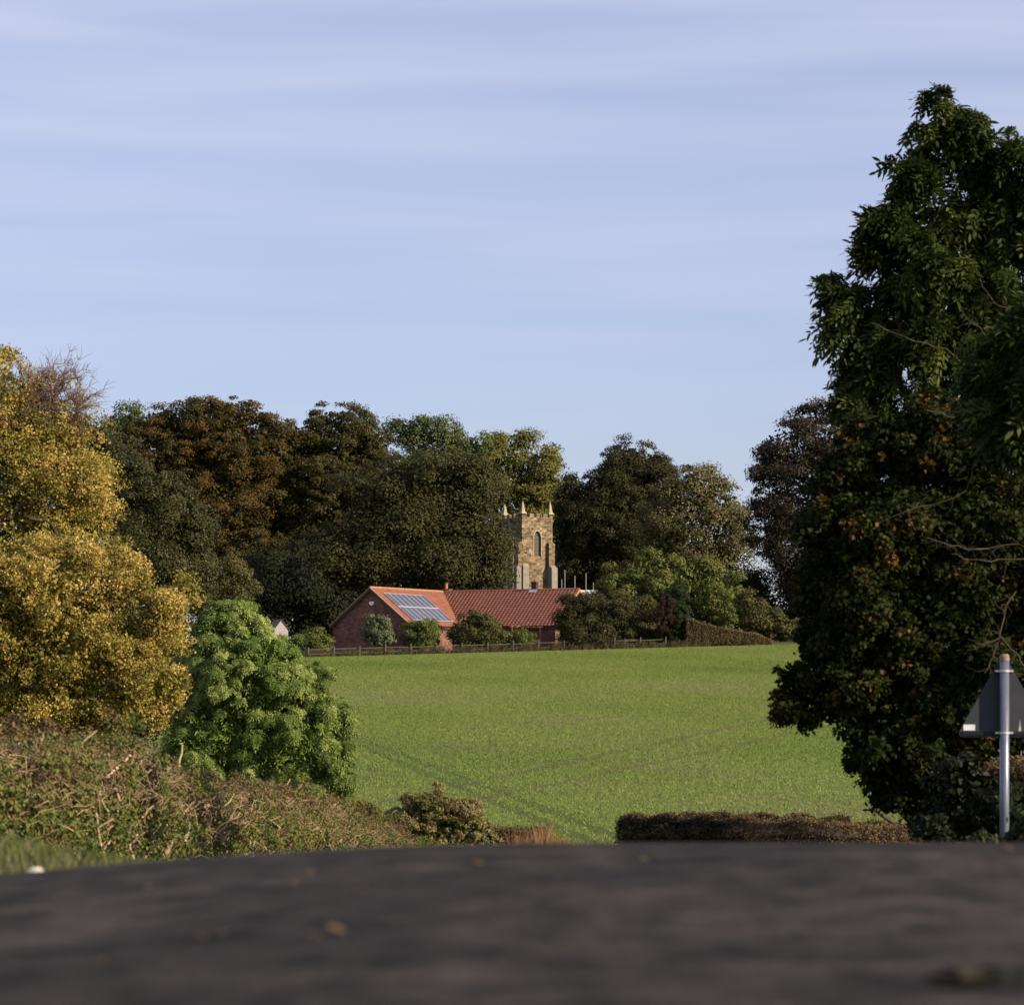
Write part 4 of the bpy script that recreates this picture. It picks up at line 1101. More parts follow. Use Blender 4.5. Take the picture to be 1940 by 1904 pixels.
tree('broadleaf_tree', 'pale green tree at the back of the wood above the dark round sycamore', 'tree', 505, [(785, 822, 42, 28), (835, 840, 46, 32), (890, 855, 40, 28), (820, 900, 90, 60)], G_far, 14, n=260, per=90, rc=17, leaf=.42, group=WOOD)
tree('broadleaf_tree', 'yellow green tree with a feathery top rising behind the church tower', 'tree', 530, [(970, 868, 44, 50), (1028, 892, 34, 48), (925, 890, 45, 58), (985, 950, 90, 60), (1056, 950, 26, 40), (970, 1040, 110, 70)], G_lime, 15, n=520, per=90, rc=16, leaf=.42, group=WOOD, twigs=80, hollow=.3, core=0.2)
tree('sycamore_tree', 'big dark rounded sycamore standing in front of the tower directly behind the bungalow', 'tree', 408, [(800, 920, 112, 56), (868, 955, 62, 64), (735, 965, 85, 70), (872, 1030, 70, 70), (800, 1045, 135, 75), (690, 1060, 90, 62), (620, 1075, 58, 46), (895, 1066, 54, 48), (880, 985, 40, 44)], G_syc, 16, n=420, per=190, rc=30, leaf=.36, group=WOOD, flat=.75, hollow=.72, up=.7, cvar=.2)
tree('broadleaf_tree', 'dark domed tree immediately right of the church tower', 'tree', 512, [(1195, 885, 58, 44), (1240, 920, 48, 55), (1150, 940, 52, 58), (1190, 990, 105, 80), (1110, 1010, 60, 70), (1180, 1075, 130, 55), (1085, 950, 26, 42)], G_dark, 17, n=1300, per=85, rc=12, leaf=0.32, group=WOOD, twigs=90, twig_r=.05, core=0.35)
tree('ash_tree', 'thin leaved olive ash with sky showing through, right of the dark domed tree', 'tree', 425, [(1318, 930, 50, 40), (1368, 962, 40, 44), (1330, 1010, 82, 60), (1268, 985, 50, 55), (1388, 1030, 24, 55), (1300, 1080, 80, 50), (1375, 1100, 40, 50)], G_sparse, 18, n=640, per=46, rc=17, leaf=.38, group=WOOD, twigs=220, twig_mat=M_bark_pale, twig_r=.045, inner=.1, back=.15, bark=M_bark_pale, core=0.14, bough=0.5)
tree('beech_tree', 'dark purple brown copper beech half hidden by the big dark trees at right', 'tree', 405, [(1500, 850, 62, 52), (1560, 822, 55, 56), (1470, 930, 48, 66), (1530, 930, 90, 80), (1455, 1000, 40, 52), (1530, 1030, 90, 70), (1610, 900, 80, 100), (1570, 1100, 80, 60)], G_purple, 19, n=1100, per=75, rc=16, leaf=0.32, group=WOOD, flat=.45, twigs=160, twig_r=.035, inner=.15, back=.2, core=0.13, core_size=1.5)
tree('evergreen_tree', 'low dark bluish evergreen below the copper beech at the right of the field', 'tree', 412, [(1505, 1150, 62, 62), (1560, 1160, 70, 75), (1455, 1190, 40, 30), (1430, 1120, 40, 50)], G_conif, 20, n=180, per=120, rc=22, leaf=.3, group=WOOD)
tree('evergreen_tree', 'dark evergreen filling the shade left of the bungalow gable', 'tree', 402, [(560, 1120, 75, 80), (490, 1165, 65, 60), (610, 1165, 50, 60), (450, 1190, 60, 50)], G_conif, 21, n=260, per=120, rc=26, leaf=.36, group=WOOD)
tree('broadleaf_tree', 'dark olive tree showing between the yellow tree and the orange beech', 'tree', 240, [(165, 845, 52, 50), (205, 880, 42, 58), (140, 890, 60, 60), (170, 960, 80, 70)], G_dark, 22, n=260, per=100, rc=18, leaf=.22, group=WOOD)
tree('evergreen_oak', 'dense grey green evergreen oak with cauliflower crown left of the wood', 'tree', 205, [(300, 928, 62, 42), (340, 975, 46, 58), (262, 985, 58, 66), (330, 1045, 60, 64), (250, 925, 40, 45), (352, 1090, 44, 34), (280, 1080, 70, 60)], G_holm, 23, n=330, per=200, rc=22, leaf=.16, group=WOOD, hollow=.75, flat=.8, cvar=.2, up=.6)
tree('thorn_tree', 'thin brown thorn tree with pale stems above the green bush', 'tree', 210, [(432, 1085, 40, 38), (405, 1110, 36, 34), (455, 1115, 30, 34), (425, 1140, 60, 40)], G_shrub, 24, n=150, per=60, rc=13, leaf=.15, twigs=90, twig_mat=M_bark_pale, twig_r=.025, bark=M_bark_pale)

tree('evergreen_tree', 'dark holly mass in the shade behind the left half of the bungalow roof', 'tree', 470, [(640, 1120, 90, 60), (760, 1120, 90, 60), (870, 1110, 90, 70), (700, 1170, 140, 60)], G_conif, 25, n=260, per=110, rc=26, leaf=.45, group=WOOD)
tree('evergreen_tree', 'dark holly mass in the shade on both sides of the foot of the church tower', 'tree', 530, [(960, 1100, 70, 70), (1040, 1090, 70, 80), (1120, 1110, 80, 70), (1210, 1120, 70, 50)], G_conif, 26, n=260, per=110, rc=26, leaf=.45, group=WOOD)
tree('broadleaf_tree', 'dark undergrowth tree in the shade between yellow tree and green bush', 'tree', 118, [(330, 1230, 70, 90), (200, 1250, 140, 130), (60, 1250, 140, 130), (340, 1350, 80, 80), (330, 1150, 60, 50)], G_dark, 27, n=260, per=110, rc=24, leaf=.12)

# ------------------------------------------------------------------ garden plants by the bungalow
def bush(label, d, lobes, mat, seed, name='shrub', **k):
    kw = dict(n=90, per=90, rc=9, leaf=.2, bush=True, group=None, trunk_r=.05, hollow=.4)
    kw.update(k)
    return tree(name, label, 'shrub', d, lobes, mat, seed, **kw)
bush('light yellow green shrub left of the brick gable, by the fence end', 367, [(588, 1212, 22, 17), (612, 1222, 14, 12)], G_apple, 31)
bush('pale leaved grey green shrub in front of the middle of the brick gable', 367, [(716, 1190, 22, 28), (722, 1210, 26, 16), (705, 1205, 18, 20)], G_pale, 32, n=120, per=55, rc=7, twigs=30, twig_r=.02, bough=0.4)
bush('bright yellow green shrub under the lower edge of the solar panels', 367, [(808, 1204, 27, 27), (785, 1200, 20, 14), (795, 1215, 30, 18)], G_apple, 33, n=130, bough=0.4)
bush('rounded olive brown shrub under the valley between the two roofs', 366, [(903, 1190, 40, 30), (895, 1208, 40, 22), (925, 1200, 24, 26)], G_shrub, 34, n=190, bough=0.4)
bush('low yellowish shrub below the pergola', 366, [(965, 1212, 20, 12), (995, 1212, 20, 12)], G_apple, 35, n=80, per=60)
bush('large dense dark brown bush hiding the right end of the bungalow', 366, [(1100, 1165, 42, 38), (1150, 1162, 50, 36), (1090, 1195, 36, 30), (1180, 1185, 34, 32), (1130, 1200, 70, 28)], G_brownbush, 36, n=320, per=110, rc=11, bough=0.4)
bush('dark green shrub between the brown bush and the cypress', 372, [(1205, 1150, 26, 24), (1225, 1165, 26, 34), (1190, 1135, 22, 16), (1240, 1185, 30, 28), (1205, 1195, 36, 22)], G_shrub, 37, n=120)
bush('wide yellow green fruit tree spreading behind the cypress', 392, [(1178, 1118, 42, 46), (1240, 1098, 66, 48), (1310, 1112, 68, 56), (1368, 1140, 60, 62), (1398, 1172, 36, 36), (1335, 1175, 70, 46), (1240, 1150, 70, 50)], G_apple, 38, name='fruit_tree', n=430, per=100, rc=13, leaf=.3, twigs=80, twig_r=.03)
bush('dark green bush at the right end of the sloping clipped hedge', 385, [(1462, 1182, 40, 32), (1430, 1160, 26, 34), (1490, 1195, 26, 22)], G_conif and G_shrub, 39, n=160, per=100, rc=11, leaf=.28)
cyp, corg, _, _, crng = tree('cypress_tree', 'columnar cypress with a dead brown left side beside the sloping clipped hedge', 'tree', 365, [(1286, 1132, 15, 26), (1288, 1166, 17, 46), (1258, 1206, 20, 16), (1284, 1200, 21, 24), (1272, 1150, 16, 36)], foliage('cypress_green', [(0.0124, 0.0201, 0.0067), (0.0202, 0.0312, 0.0097), (0.0279, 0.0387, 0.0134)], .1), 40, n=420, per=130, rc=5, leaf=.15, asp=.35, trunk_r=.15, bough=0)
def add_crown(root, org, name, lobes, d, mat, rng, n, per, rc, leaf, asp=.5):
    L3 = to3(lobes, d); cs, outs, li = clumps(rng, L3, n)
    p, N, rnd = clump_leaves(rng, cs, outs, per, rc * d / F)
    A = rand_dirs(rng, len(p)) * .5 + np.array([0, 0, 1.]); L = leaf * rng.uniform(.6, 1.4, len(p))
    leaf_mesh(name, mat, root, p - org, A, N, L, L * asp, rnd)
add_crown(cyp, corg, 'dead_foliage', [(1259, 1152, 15, 32), (1254, 1180, 12, 22), (1270, 1172, 8, 34)], 364.3, G_dead, crng, 150, 110, 6, .15, .35)
hedge('garden_hedge', 'small dark brown clipped hedge behind the wooden hurdle', [(*P(1188, 0, 366)[:2], .6, P(0, 1196, 366)[2]), (*P(1215, 0, 366.3)[:2], .6, P(0, 1190, 366)[2]), (*P(1243, 0, 366)[:2], .6, P(0, 1198, 366)[2])], [G_brownbush], 41, 9000, .16, M_core, jit=.12)
hedge('clipped_hedge', 'light brown clipped hedge stepping down to the right of the cypress', [(*P(1300, 0, 364)[:2], .7, P(0, 1172, 364)[2]), (*P(1320, 0, 364)[:2], .7, P(0, 1178, 364)[2]), (*P(1348, 0, 364)[:2], .7, P(0, 1186, 364)[2]), (*P(1400, 0, 364)[:2], .7, P(0, 1197, 364)[2]), (*P(1440, 0, 364)[:2], .7, P(0, 1203, 364)[2]), (*P(1462, 0, 364)[:2], .5, P(0, 1215, 364)[2])], [G_wedge], 42, 30000, .15, M_core, jit=.08)
rng = np.random.default_rng(44)
px_ = rng.uniform(560, 1330, 26000); px_ += 14 * np.sin(px_ * .11) + 9 * np.sin(px_ * .31); dd = rng.uniform(361.2, 366, 26000); xx = (px_ - 970) / F * dd
blades('rough_grass', G_rough, np.stack([xx, dd, ground_h(xx, dd)], 1), np.where(dd > 362.3, .75, .38), .05, rng, .5, 'rough brown green grass along the garden fence', 'grass')

# ------------------------------------------------------------------ left side: yellow trees, green bush, hedge, verge
y1, y1o, y1c, y1out, y1r = tree('maple_tree', 'tall yellow leaved tree with a bare twiggy top at the left edge', 'tree', 80,
     [(-10, 745, 66, 92), (60, 800, 70, 60), (110, 850, 90, 62), (50, 940, 150, 100), (160, 940, 68, 80), (-20, 1000, 130, 120), (120, 1030, 110, 80), (-110, 900, 120, 200), (0, 850, 120, 80)], G_yellow, 51,
     n=1300, per=70, rc=17, leaf=0.07, asp=.7, trunk_px=-60, twigs=1000, twig_r=0.014, cvar=0.5, hollow=0.05, njit=1.6, flat=0.9, inner=.2, core=0.25, outw=0.25, shell=(.70, 1.14), twig_mat=M_bark_pale)
def bare_top():
    tw = Twigs(); r = np.random.default_rng(512)
    starts = [P(20, 860, 80), P(60, 850, 79.5), P(100, 850, 80), P(35, 820, 80.5)]
    for st, en in zip(starts, [P(50, 745, 80), P(105, 745, 79.6), P(150, 770, 80), P(80, 725, 80.4)]):
        pts = tw.bent(r, st - y1o, en - y1o, .045, .015, .10, 5, 5)
        for a in pts[1:]:
            for k in range(7):
                dv = unit(np.array([r.normal() * .8 + .35, r.normal() * .5, abs(r.normal()) * .6 + .25]))
                e = a + dv * r.uniform(.45, 1.15)
                q = tw.bent(r, a, e, .014, .006, .16, 4, 4)
                for b in q[1:]:
                    for j in range(5):
                        dv2 = unit(dv * .8 + r.normal(size=3) * .6)
                        f = b + dv2 * r.uniform(.15, .42); tw.bent(r, b, f, .0055, .003, .2, 2, 3)
    # heavy crooked limbs showing through the leaves
    limb = [P(-30, 1000, 79.1), P(53, 952, 79.1), P(76, 926, 79.1), P(79, 893, 79.2), P(108, 888, 79.2)]
    l2 = Twigs()
    for a, b, w in zip(limb[:-1], limb[1:], (.085, .07, .055, .035)): l2.bent(r, a - y1o, b - y1o, w, w * .8, .16, 4, 7)
    limb = [P(50, 979, 78.9), P(97, 993, 78.9), P(112, 1040, 78.9), P(126, 1084, 78.9)]
    for a, b, w in zip(limb[:-1], limb[1:], (.05, .04, .03)): l2.bent(r, a - y1o, b - y1o, w, w * .8, .16, 4, 6)
    tw.build('twigs', M_twig_red, y1); l2.build('limbs', M_bark, y1)
bare_top()
add_crown(y1, y1o, 'sparse_leaves', [(50, 740, 55, 55), (105, 760, 55, 45), (140, 785, 40, 26)], 80, G_yellow, np.random.default_rng(99), 150, 9, 14, .055, .7)
tree('maple_tree', 'lower golden yellow tree in front, overhanging the hedge at left', 'tree', 71,
     [(110, 1110, 140, 84), (225, 1110, 60, 55), (290, 1180, 62, 66), (245, 1270, 100, 85), (110, 1230, 160, 110), (-20, 1180, 120, 140), (180, 1350, 120, 52), (60, 1340, 120, 60), (315, 1310, 42, 46), (285, 1372, 44, 22), (350, 1130, 26, 22)], G_yellow2, 52,
     n=1700, per=75, rc=16, leaf=0.062, asp=.72, trunk_px=60, twigs=1000, twig_r=0.012, cvar=0.5, hollow=0.05, njit=1.6, inner=.2, core=0.25, flat=0.9, outw=0.25, shell=(.70, 1.10), twig_mat=M_bark_pale)
tree('ash_bush', 'rounded fresh green bushy ash standing between the yellow tree and the field', 'tree', 98,
     [(430, 1185, 66, 44), (466, 1193, 40, 42), (512, 1258, 50, 44), (568, 1305, 58, 56), (618, 1375, 48, 70), (480, 1290, 125, 100), (415, 1265, 66, 90), (410, 1400, 110, 80), (545, 1400, 105, 80), (638, 1455, 36, 45), (390, 1450, 90, 50), (590, 1480, 60, 30)], G_ashgreen, 53,
     n=950, per=72, rc=13, leaf=0.2, asp=.30, tmpl=T_LEAF, pinnate=3, trunk_px=490, twigs=300, twig_r=.014, up=.9, hollow=0.25, cvar=0.4, inner=.2, njit=.5, core=0.18)
G_core_l = M_core
left_path = []
for px, py, d, hw in ((-420, 1378, 22, .7), (-60, 1372, 27, .7), (0, 1378, 29, .7), (95, 1372, 32, .75), (165, 1398, 35, .7), (230, 1425, 38, .7), (300, 1462, 42, .65), (420, 1470, 47, .65), (560, 1497, 54, .6), (640, 1532, 62, .55), (720, 1562, 70, .5), (822, 1600, 78, .4)):
    p = P(px, py, d); left_path.append((p[0], p[1], hw, p[2] - .24))
lh = hedge('field_hedge', 'long flail cut hedge with brown shredded top and green ivy below along the left roadside', left_path, [G_hgreen, G_hbrown], 54, 520000, .036, M_core,
      n_twig=16000, twig_len=.20, twig_mat=noisy('shredded_wood', [(.10, .06, .035), (.27, .175, .10), (.50, .36, .22)], scale=2.5), twig_r=.0036, jit=.12, lumps=5000, lump_r=.18, mix=.95, tmpl=T_LEAF, asp=.75, twig_side=.30)
def stakes():
    rr = np.random.default_rng(9); tw = Twigs(); lo = np.array(lh.location)
    for (a, b, d, w) in (((70, 1445), (108, 1600), 29.2, .022), ((190, 1480), (155, 1590), 31.5, .016), ((230, 1425), (262, 1530), 36.5, .05), ((265, 1400), (250, 1500), 37.5, .035), ((275, 1440), (235, 1560), 37, .045),
                         ((345, 1410), (338, 1470), 41, .02), ((550, 1475), (520, 1515), 51, .018), ((575, 1480), (545, 1520), 52, .02), ((290, 1530), (270, 1570), 36, .03), ((360, 1560), (348, 1600), 38, .03), ((330, 1535), (310, 1575), 38, .025), ((400, 1580), (390, 1605), 42, .03)):
        tw.bent(rr, P(*b, d) - lo, P(*a, d) - lo, w, w * .7, .05, 4, 6)
    kk = rr.integers(3, len(left_path) - 1, 420); fr = rr.random(420)
    lp = np.array(left_path); base = lp[kk - 1] + (lp[kk] - lp[kk - 1]) * fr[:, None]
    gz_ = ground_h(base[:, 0], base[:, 1]); hh_ = base[:, 3] - gz_
    up = rr.random(420) ** .7
    q = np.stack([base[:, 0] + base[:, 2] * np.where(up > .9, rr.uniform(-.6, .8, 420), rr.uniform(.85, 1.08, 420)), base[:, 1] - base[:, 2] * .1, gz_ + hh_ * (.08 + .93 * up)], 1) - lo
    dv = unit(np.stack([rr.normal(size=420) * .6 + .5, rr.normal(size=420) * .4, rr.uniform(.3, 1.2, 420)], 1)); ln = rr.uniform(.15, .45, 420); wd = rr.uniform(.008, .020, 420)
    tw.bent(rr, q - dv * (ln * .4)[:, None], q + dv * (ln * .6)[:, None], wd, wd * .75, .08, 3, 5)
    tw.build('stems', noisy('cut_stems', [(.16, .11, .065), (.36, .26, .15), (.55, .42, .27)], scale=3), lh)
stakes()
bush('small yellowing shrub at the far end of the left hedge', 83, [(690, 1548, 34, 18), (665, 1535, 26, 14), (715, 1555, 24, 14)], G_lime, 55, n=120, per=70, rc=8, leaf=.06)
b_root = bush('rounded bush with reddish brown leafy top at the foot of the field', 88, [(830, 1496, 7, 14), (800, 1548, 62, 38), (852, 1540, 56, 34), (885, 1580, 54, 36), (755, 1565, 42, 28), (840, 1600, 100, 36), (905, 1600, 40, 30)], foliage('sunlit_bush', [(0.045, 0.05, 0.015), (0.10, 0.10, 0.03), (0.17, 0.155, 0.05), (0.24, 0.19, 0.085), (0.17, 0.10, 0.05)], .2), 56, n=620, per=75, rc=8, leaf=0.06, tmpl=T_LEAF, twigs=150, twig_r=.008, hollow=0.15)[0:2]
add_crown(b_root[0], b_root[1], 'turning_leaves', [(815, 1520, 40, 12), (858, 1523, 34, 14), (880, 1548, 30, 14), (800, 1518, 34, 10)], 87.7, G_hbrown, np.random.default_rng(57), 60, 14, 8, .07, .6)
hedge('low_hedge', 'low dark clipped hedge piece between the rounded bush and the open field', [(*P(930, 0, 102)[:2], .5, P(0, 1573, 102)[2]), (*P(985, 0, 102)[:2], .5, P(0, 1572, 102)[2]), (*P(1036, 0, 102)[:2], .5, P(0, 1574, 102)[2])], [G_hdark], 58, 14000, .07, M_core, n_twig=400, twig_len=.12, jit=.08)
rng = np.random.default_rng(61)
n_ = 7000; px_ = rng.uniform(900, 1135, n_); dd = rng.uniform(90, 94, n_); xx = (px_ - 970) / F * dd
hh = np.clip(1 - np.abs(px_ - 1020) / 220, .5, 1)
blades('dry_grass', G_straw, np.stack([xx, dd, ground_h(xx, dd)], 1), 1.5 * hh * (1 + .12 * np.sin(px_ * .35) + .1 * np.sin(px_ * .13)), .022, rng, .22, 'tall dry straw coloured grass in the ditch below the field', 'dry grass')
n_ = 26000; xx = -1.22 - rng.random(n_) ** .8 * 2.2; dd = rng.uniform(7.5, 22, n_)
blades('verge_grass', G_grass, np.stack([xx, dd, ground_h(xx, dd) - .01], 1), np.where(xx > -1.4, .045, .07), .006, rng, .6, 'short green grass on the bank at the left edge of the road', 'grass')
n_ = 26000; dd = rng.uniform(22, 76, n_); hx = np.interp(dd, [p[1] for p in left_path], [p[0] for p in left_path])
xx = hx + .4 + rng.random(n_) * 1.2
blades('roadside_grass', G_grass, np.stack([xx, dd, ground_h(xx, dd) - .01], 1), .38, .012, rng, .5, 'long grass growing along the foot of the left hedge', 'grass')

# ------------------------------------------------------------------ right side: big trees, hedges, shrubs
ash_root, ash_org = tree('ash_tree', 'tall dark green ash tree filling the upper right, outlined against the sky', 'tree', 38,
     [(1783, 200, 26, 30), (1800, 262, 52, 40), (1850, 285, 50, 44), (1925, 315, 62, 62), (1728, 335, 48, 52), (1790, 370, 78, 78), (1890, 420, 90, 90), (1690, 420, 44, 48), (1645, 498, 40, 40), (1740, 500, 90, 80), (1850, 540, 100, 90), (1598, 568, 38, 40), (1680, 600, 88, 72), (1585, 622, 36, 32), (1780, 660, 110, 90), (1655, 690, 54, 46), (1900, 680, 90, 100), (1700, 760, 90, 60), (1980, 520, 90, 160), (1645, 745, 42, 46), (1655, 790, 50, 45), (1782, 190, 18, 18), (2020, 350, 70, 90), (1990, 760, 110, 160)], G_ash, 71,
     n=760, per=20, rc=19, leaf=.24, asp=.36, tmpl=T_LEAF, pinnate=4, trunk_px=1830, trunk_r=.16, twigs=260, twig_r=.010, up=.25, hollow=.2, njit=.55, flat=.8, back=.45, inner=.38, cvar=0.45, shell=(.7, 1.14), twig_mat=M_bark, core=0.16, core_size=1.0, core_r=0.68, droop=0.55)[:2]
def ash_limbs():
    bk = noisy('mossy_bark', [(.04, .035, .02), (.10, .085, .05)], scale=6); r = np.random.default_rng(79)
    for pts, d, w in (([(1652, 613), (1696, 632), (1756, 651), (1809, 676), (1900, 735)], 36.2, .016), ([(1815, 582), (1840, 613), (1884, 651), (1915, 720)], 36.2, .015),
                      ([(1856, 528), (1884, 575), (1916, 588), (1960, 640)], 36.4, .014), ([(1803, 749), (1847, 793), (1900, 860)], 34.0, .018), ([(1756, 777), (1796, 790), (1840, 799), (1930, 800)], 34.0, .017),
                      ([(1756, 1019), (1803, 1035), (1847, 1041), (1930, 1030)], 33.2, .020), ([(1803, 1050), (1834, 1060), (1890, 1060), (1980, 1057)], 33.2, .018), ([(1865, 1275), (1881, 1245), (1894, 1201), (1925, 1120)], 33.0, .020),
                      ([(1960, 1290), (1928, 1239), (1897, 1207), (1860, 1222)], 33.0, .022), ([(1665, 990), (1740, 960), (1830, 930)], 33.6, .012)):
        tw = Twigs()
        for k in range(len(pts) - 1):
            a, b = P(*pts[k], d), P(*pts[k + 1], d); q = .42 * w * (.55 + .45 * k / (len(pts) - 1))
            ch = tw.bent(r, a - ash_org, b - ash_org, q, q * 1.1, .10, 3, 5)
            for c in ch[1:]:
                for _ in range(2):
                    tw.bent(r, c, c + unit(r.normal(size=3) * np.array([1, .5, .8]) + np.array([-.6, 0, .3])) * r.uniform(.10, .3), q * .3, q * .15, .2, 3, 4)
        tw.build('limb', bk, ash_root)
ash_limbs()
tree('field_maple', 'dark maple with rusty turning leaves hanging over the right side of the field', 'tree', 36,
     [(1690, 840, 90, 66), (1605, 900, 70, 56), (1800, 850, 130, 90), (1575, 1000, 66, 66), (1700, 1000, 150, 110), (1850, 1020, 130, 130), (1555, 1100, 60, 66), (1650, 1150, 130, 110), (1565, 1220, 62, 54), (1520, 1290, 56, 44), (1500, 1345, 42, 26), (1620, 1310, 100, 86), (1650, 1430, 64, 56), (1730, 1400, 120, 110), (1672, 1505, 48, 26), (1755, 1520, 62, 44), (1850, 1300, 120, 150), (1850, 1480, 90, 70), (1980, 1200, 100, 250), (1790, 1150, 120, 110), (1740, 1240, 110, 100), (1880, 1420, 80, 110)], G_maple, 72,
     n=1500, per=85, rc=20, leaf=0.058, asp=.95, tmpl=T_MAPLE, trunk_px=1770, trunk_r=.16, twigs=260, twig_r=.008, up=.35, hollow=0.1, njit=1.0, back=.45, inner=.4, cvar=0.42, shell=(.72, 1.04), core=0.6, core_size=1.4, flat=0.85, droop=0.35)
tree('ash_sapling', 'near green ash branches with feathery leaves at the right edge above the sign', 'tree', 30,
     [(1900, 700, 56, 48), (1950, 790, 84, 90), (1875, 800, 46, 38), (1990, 700, 80, 120)], G_ash, 73,
     n=110, per=22, rc=24, leaf=.24, asp=.34, tmpl=T_LEAF, pinnate=5, trunk_px=1960, trunk_r=.06, twigs=60, twig_r=.008, up=.3, hollow=.2, droop=0.4, core_size=1.0)
right_path = []
for px, py, d, hw in ((1226, 1549, 67.5, .75), (1300, 1547, 65.5, .75), (1420, 1549, 63, .75), (1510, 1553, 61, .75), (1590, 1557, 60.4, .8), (1680, 1563, 60.6, .8), (1752, 1572, 61.2, .7)):
    p = P(px, py, d); right_path.append((p[0], p[1], hw, p[2]))
hedge('clipped_field_hedge', 'long square clipped dark hedge with sunlit brown top at the bottom right of the field', right_path, [G_hshade, G_hbrown], 74, 110000, .05, M_core, n_twig=0, twig_len=.12, twig_mat=M_bark_pale, twig_r=.005, jit=.04, top_frac=.35, twig_side=.04, round_=.13, mix=1.005, ragged=.06, lit_end=.48)  # leaf colour paints the shaded front and the sunlit top and right end
bush('dark ivy green shrub under the maple at the foot of the sign', 33, [(1830, 1500, 66, 56), (1895, 1540, 66, 60), (1790, 1562, 50, 34), (1850, 1590, 90, 40)], G_conif, 75, n=260, per=60, rc=16, leaf=.06, tmpl=T_LEAF)
hedge('clipped_hedge', 'pinkish brown clipped hedge end behind the sign pole at the right edge', [(*P(1890, 0, 35)[:2], .4, P(0, 1482, 35)[2]), (*P(1935, 0, 34.6)[:2], .45, P(0, 1448, 34.6)[2]), (*P(2020, 0, 34)[:2], .5, P(0, 1440, 34)[2])], [G_hbrown], 76, 14000, .045, M_core, n_twig=700, twig_len=.12, jit=.05)
bush('low green weeds around the base of the sign pole', 22.5, [(1944, 1588, 24, 34), (1865, 1598, 40, 16), (1962, 1572, 34, 50)], foliage('shaded_weeds', [(0.015, 0.022, 0.007), (0.03, 0.042, 0.012), (0.045, 0.055, 0.018)], .15), 77, name='weeds', n=110, per=50, rc=14, leaf=.05, tmpl=T_LEAF, trunk_r=.01)

# ------------------------------------------------------------------ bits lying on the road
def stone():
    bm = bmesh.new(); bmesh.ops.create_icosphere(bm, subdivisions=3, radius=1)
    rr = np.random.default_rng(3); ph = rr.uniform(0, 6, (4, 3))
    for v in bm.verts:
        k = 1 + .12 * math.sin(3 * v.co.x + ph[0, 0]) + .1 * math.sin(4 * v.co.y + ph[1, 1]) + .08 * math.sin(5 * v.co.z + ph[2, 2])
        v.co = Vector((v.co.x * .026 * k, v.co.y * .022 * k, v.co.z * .017 * k))
    me = bpy.data.meshes.new('stone'); bm.to_mesh(me); bm.free()
    o = link_mesh('stone', me, noisy('pale_stone', [(.55, .48, .38), (.75, .68, .56)], scale=40, coords='Generated'))
    x, y = (65 - 970) / F * 8.2, 8.2
    o.location = (x, y, max(gh(x, y), float(h_road(np.array(x), np.array(y)))) + .012)
    # keep it in view on the bank's edge
    o.location.z = max(o.location.z, (HZ - 1657) / F * 8.2)
    tag(o, 'pale whitish stone lying at the left edge of the road beside the grass', 'stone')
stone()
M_dl = [noisy('brown_leaf', [(.075, .048, .027), (.12, .08, .045)], scale=30, coords='Generated'), noisy('olive_leaf', [(.10, .10, .03), (.17, .16, .06)], scale=30, coords='Generated')]
def fallen_leaf_mesh(seed, L):
    rr = random.Random(seed); n_ = 9; v, f = [], []
    for k in range(n_):
        t = k / (n_ - 1); w = .34 * math.sin(math.pi * min(1, t * .93 + .04)) ** .8 * (1 + .25 * (k % 2))
        z = .10 + .14 * math.sin(2.5 * t + seed)
        v += [(L * (t - .5), L * w, L * (z + .12)), (L * (t - .5), 0, L * z), (L * (t - .5), -L * w, L * (z + .09 * rr.uniform(0, 1.5)))]
    for k in range(n_ - 1):
        f += [(3 * k, 3 * k + 3, 3 * k + 4, 3 * k + 1), (3 * k + 1, 3 * k + 4, 3 * k + 5, 3 * k + 2)]
    zmin = min(p[2] for p in v); v = [(a, b_, c - zmin) for a, b_, c in v]
    me = bpy.data.meshes.new('fallen_leaf'); me.from_pydata(v, [], f); return me
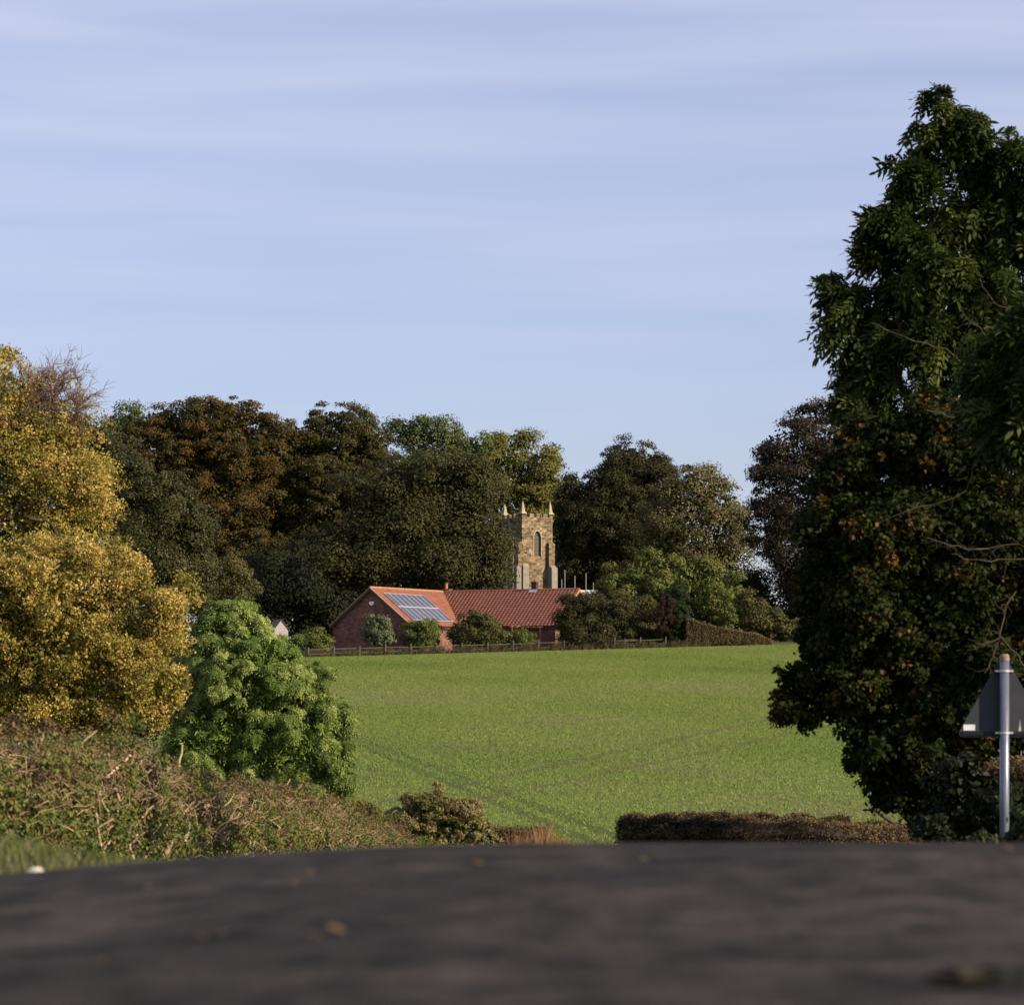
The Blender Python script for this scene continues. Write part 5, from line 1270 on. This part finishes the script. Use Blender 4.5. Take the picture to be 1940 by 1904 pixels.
def on_road(px, py):
    ds = np.linspace(2.2, 8, 2000); xs_ = (px - 970) / F * ds
    zz = (HZ - py) / F * ds - h_road(xs_, ds)
    i = int(np.argmax(zz < .004)); i = i if zz[i] < .004 else int(np.argmin(np.abs(zz)))
    return xs_[i], ds[i]
spots = [(375, 1780, 0, .05), (430, 1772, 0, .04), (640, 1768, 0, .06), (600, 1774, 0, .04), (200, 1822, 0, .035), (245, 1893, 0, .04), (590, 1656, 0, .045), (905, 1637, 0, .05), (760, 1636, 0, .03), (560, 1676, 0, .04), (290, 1682, 0, .05), (690, 1692, 0, .05), (150, 1690, 0, .045), (1050, 1640, 0, .03), (1220, 1630, 1, .03), (1915, 1610, 0, .05), (1420, 1760, 0, .025), (1100, 1800, 0, .02), (1620, 1690, 0, .03)]
rr = random.Random(8)
for k, (px, py, c, L) in enumerate(spots):
    x, y = on_road(px, py)
    o = link_mesh('fallen_leaf', fallen_leaf_mesh(k, L * .42), M_dl[c]); o.location = (x, y, float(h_road(np.array(x), np.array(y))) + .004); o.rotation_euler = (0, 0, rr.uniform(-.6, .6))
    lab = 'small dry brown leaf lying out of focus on the dark road'
    if c: lab = 'single olive green leaf lying near the crest in the middle of the road'
    if px == 1915: lab = 'brown curled leaf on the crest of the road at the far right below the sign'
    tag(o, lab, 'leaf', 'fallen leaves on the road')
def leaf_clump():
    x, y = on_road(1845, 1868); z = float(h_road(np.array(x), np.array(y))) + .004
    root = thing('leaf_clump', 'dark wet clump of green and brown leaves on the road at bottom right', 'leaves', (x, y, z))
    r_ = random.Random(5)
    for k in range(16):
        o = link_mesh('leaf', fallen_leaf_mesh(30 + k, r_.uniform(.022, .035)), foliage('wet_leaf_dark', [(.012, .014, .006), (.03, .032, .01)], .1) if k % 4 else foliage('wet_leaf_olive', [(.04, .034, .012), (.055, .045, .015)], .1), root)
        o.location = (r_.gauss(0, .026), r_.gauss(0, .015), r_.uniform(0, .006)); o.rotation_euler = (r_.uniform(-.3, .3), r_.uniform(-.3, .3), r_.uniform(0, 6.28))
leaf_clump()
print('faces', sum(len(o.data.polygons) for o in scene.objects if o.type == 'MESH'))
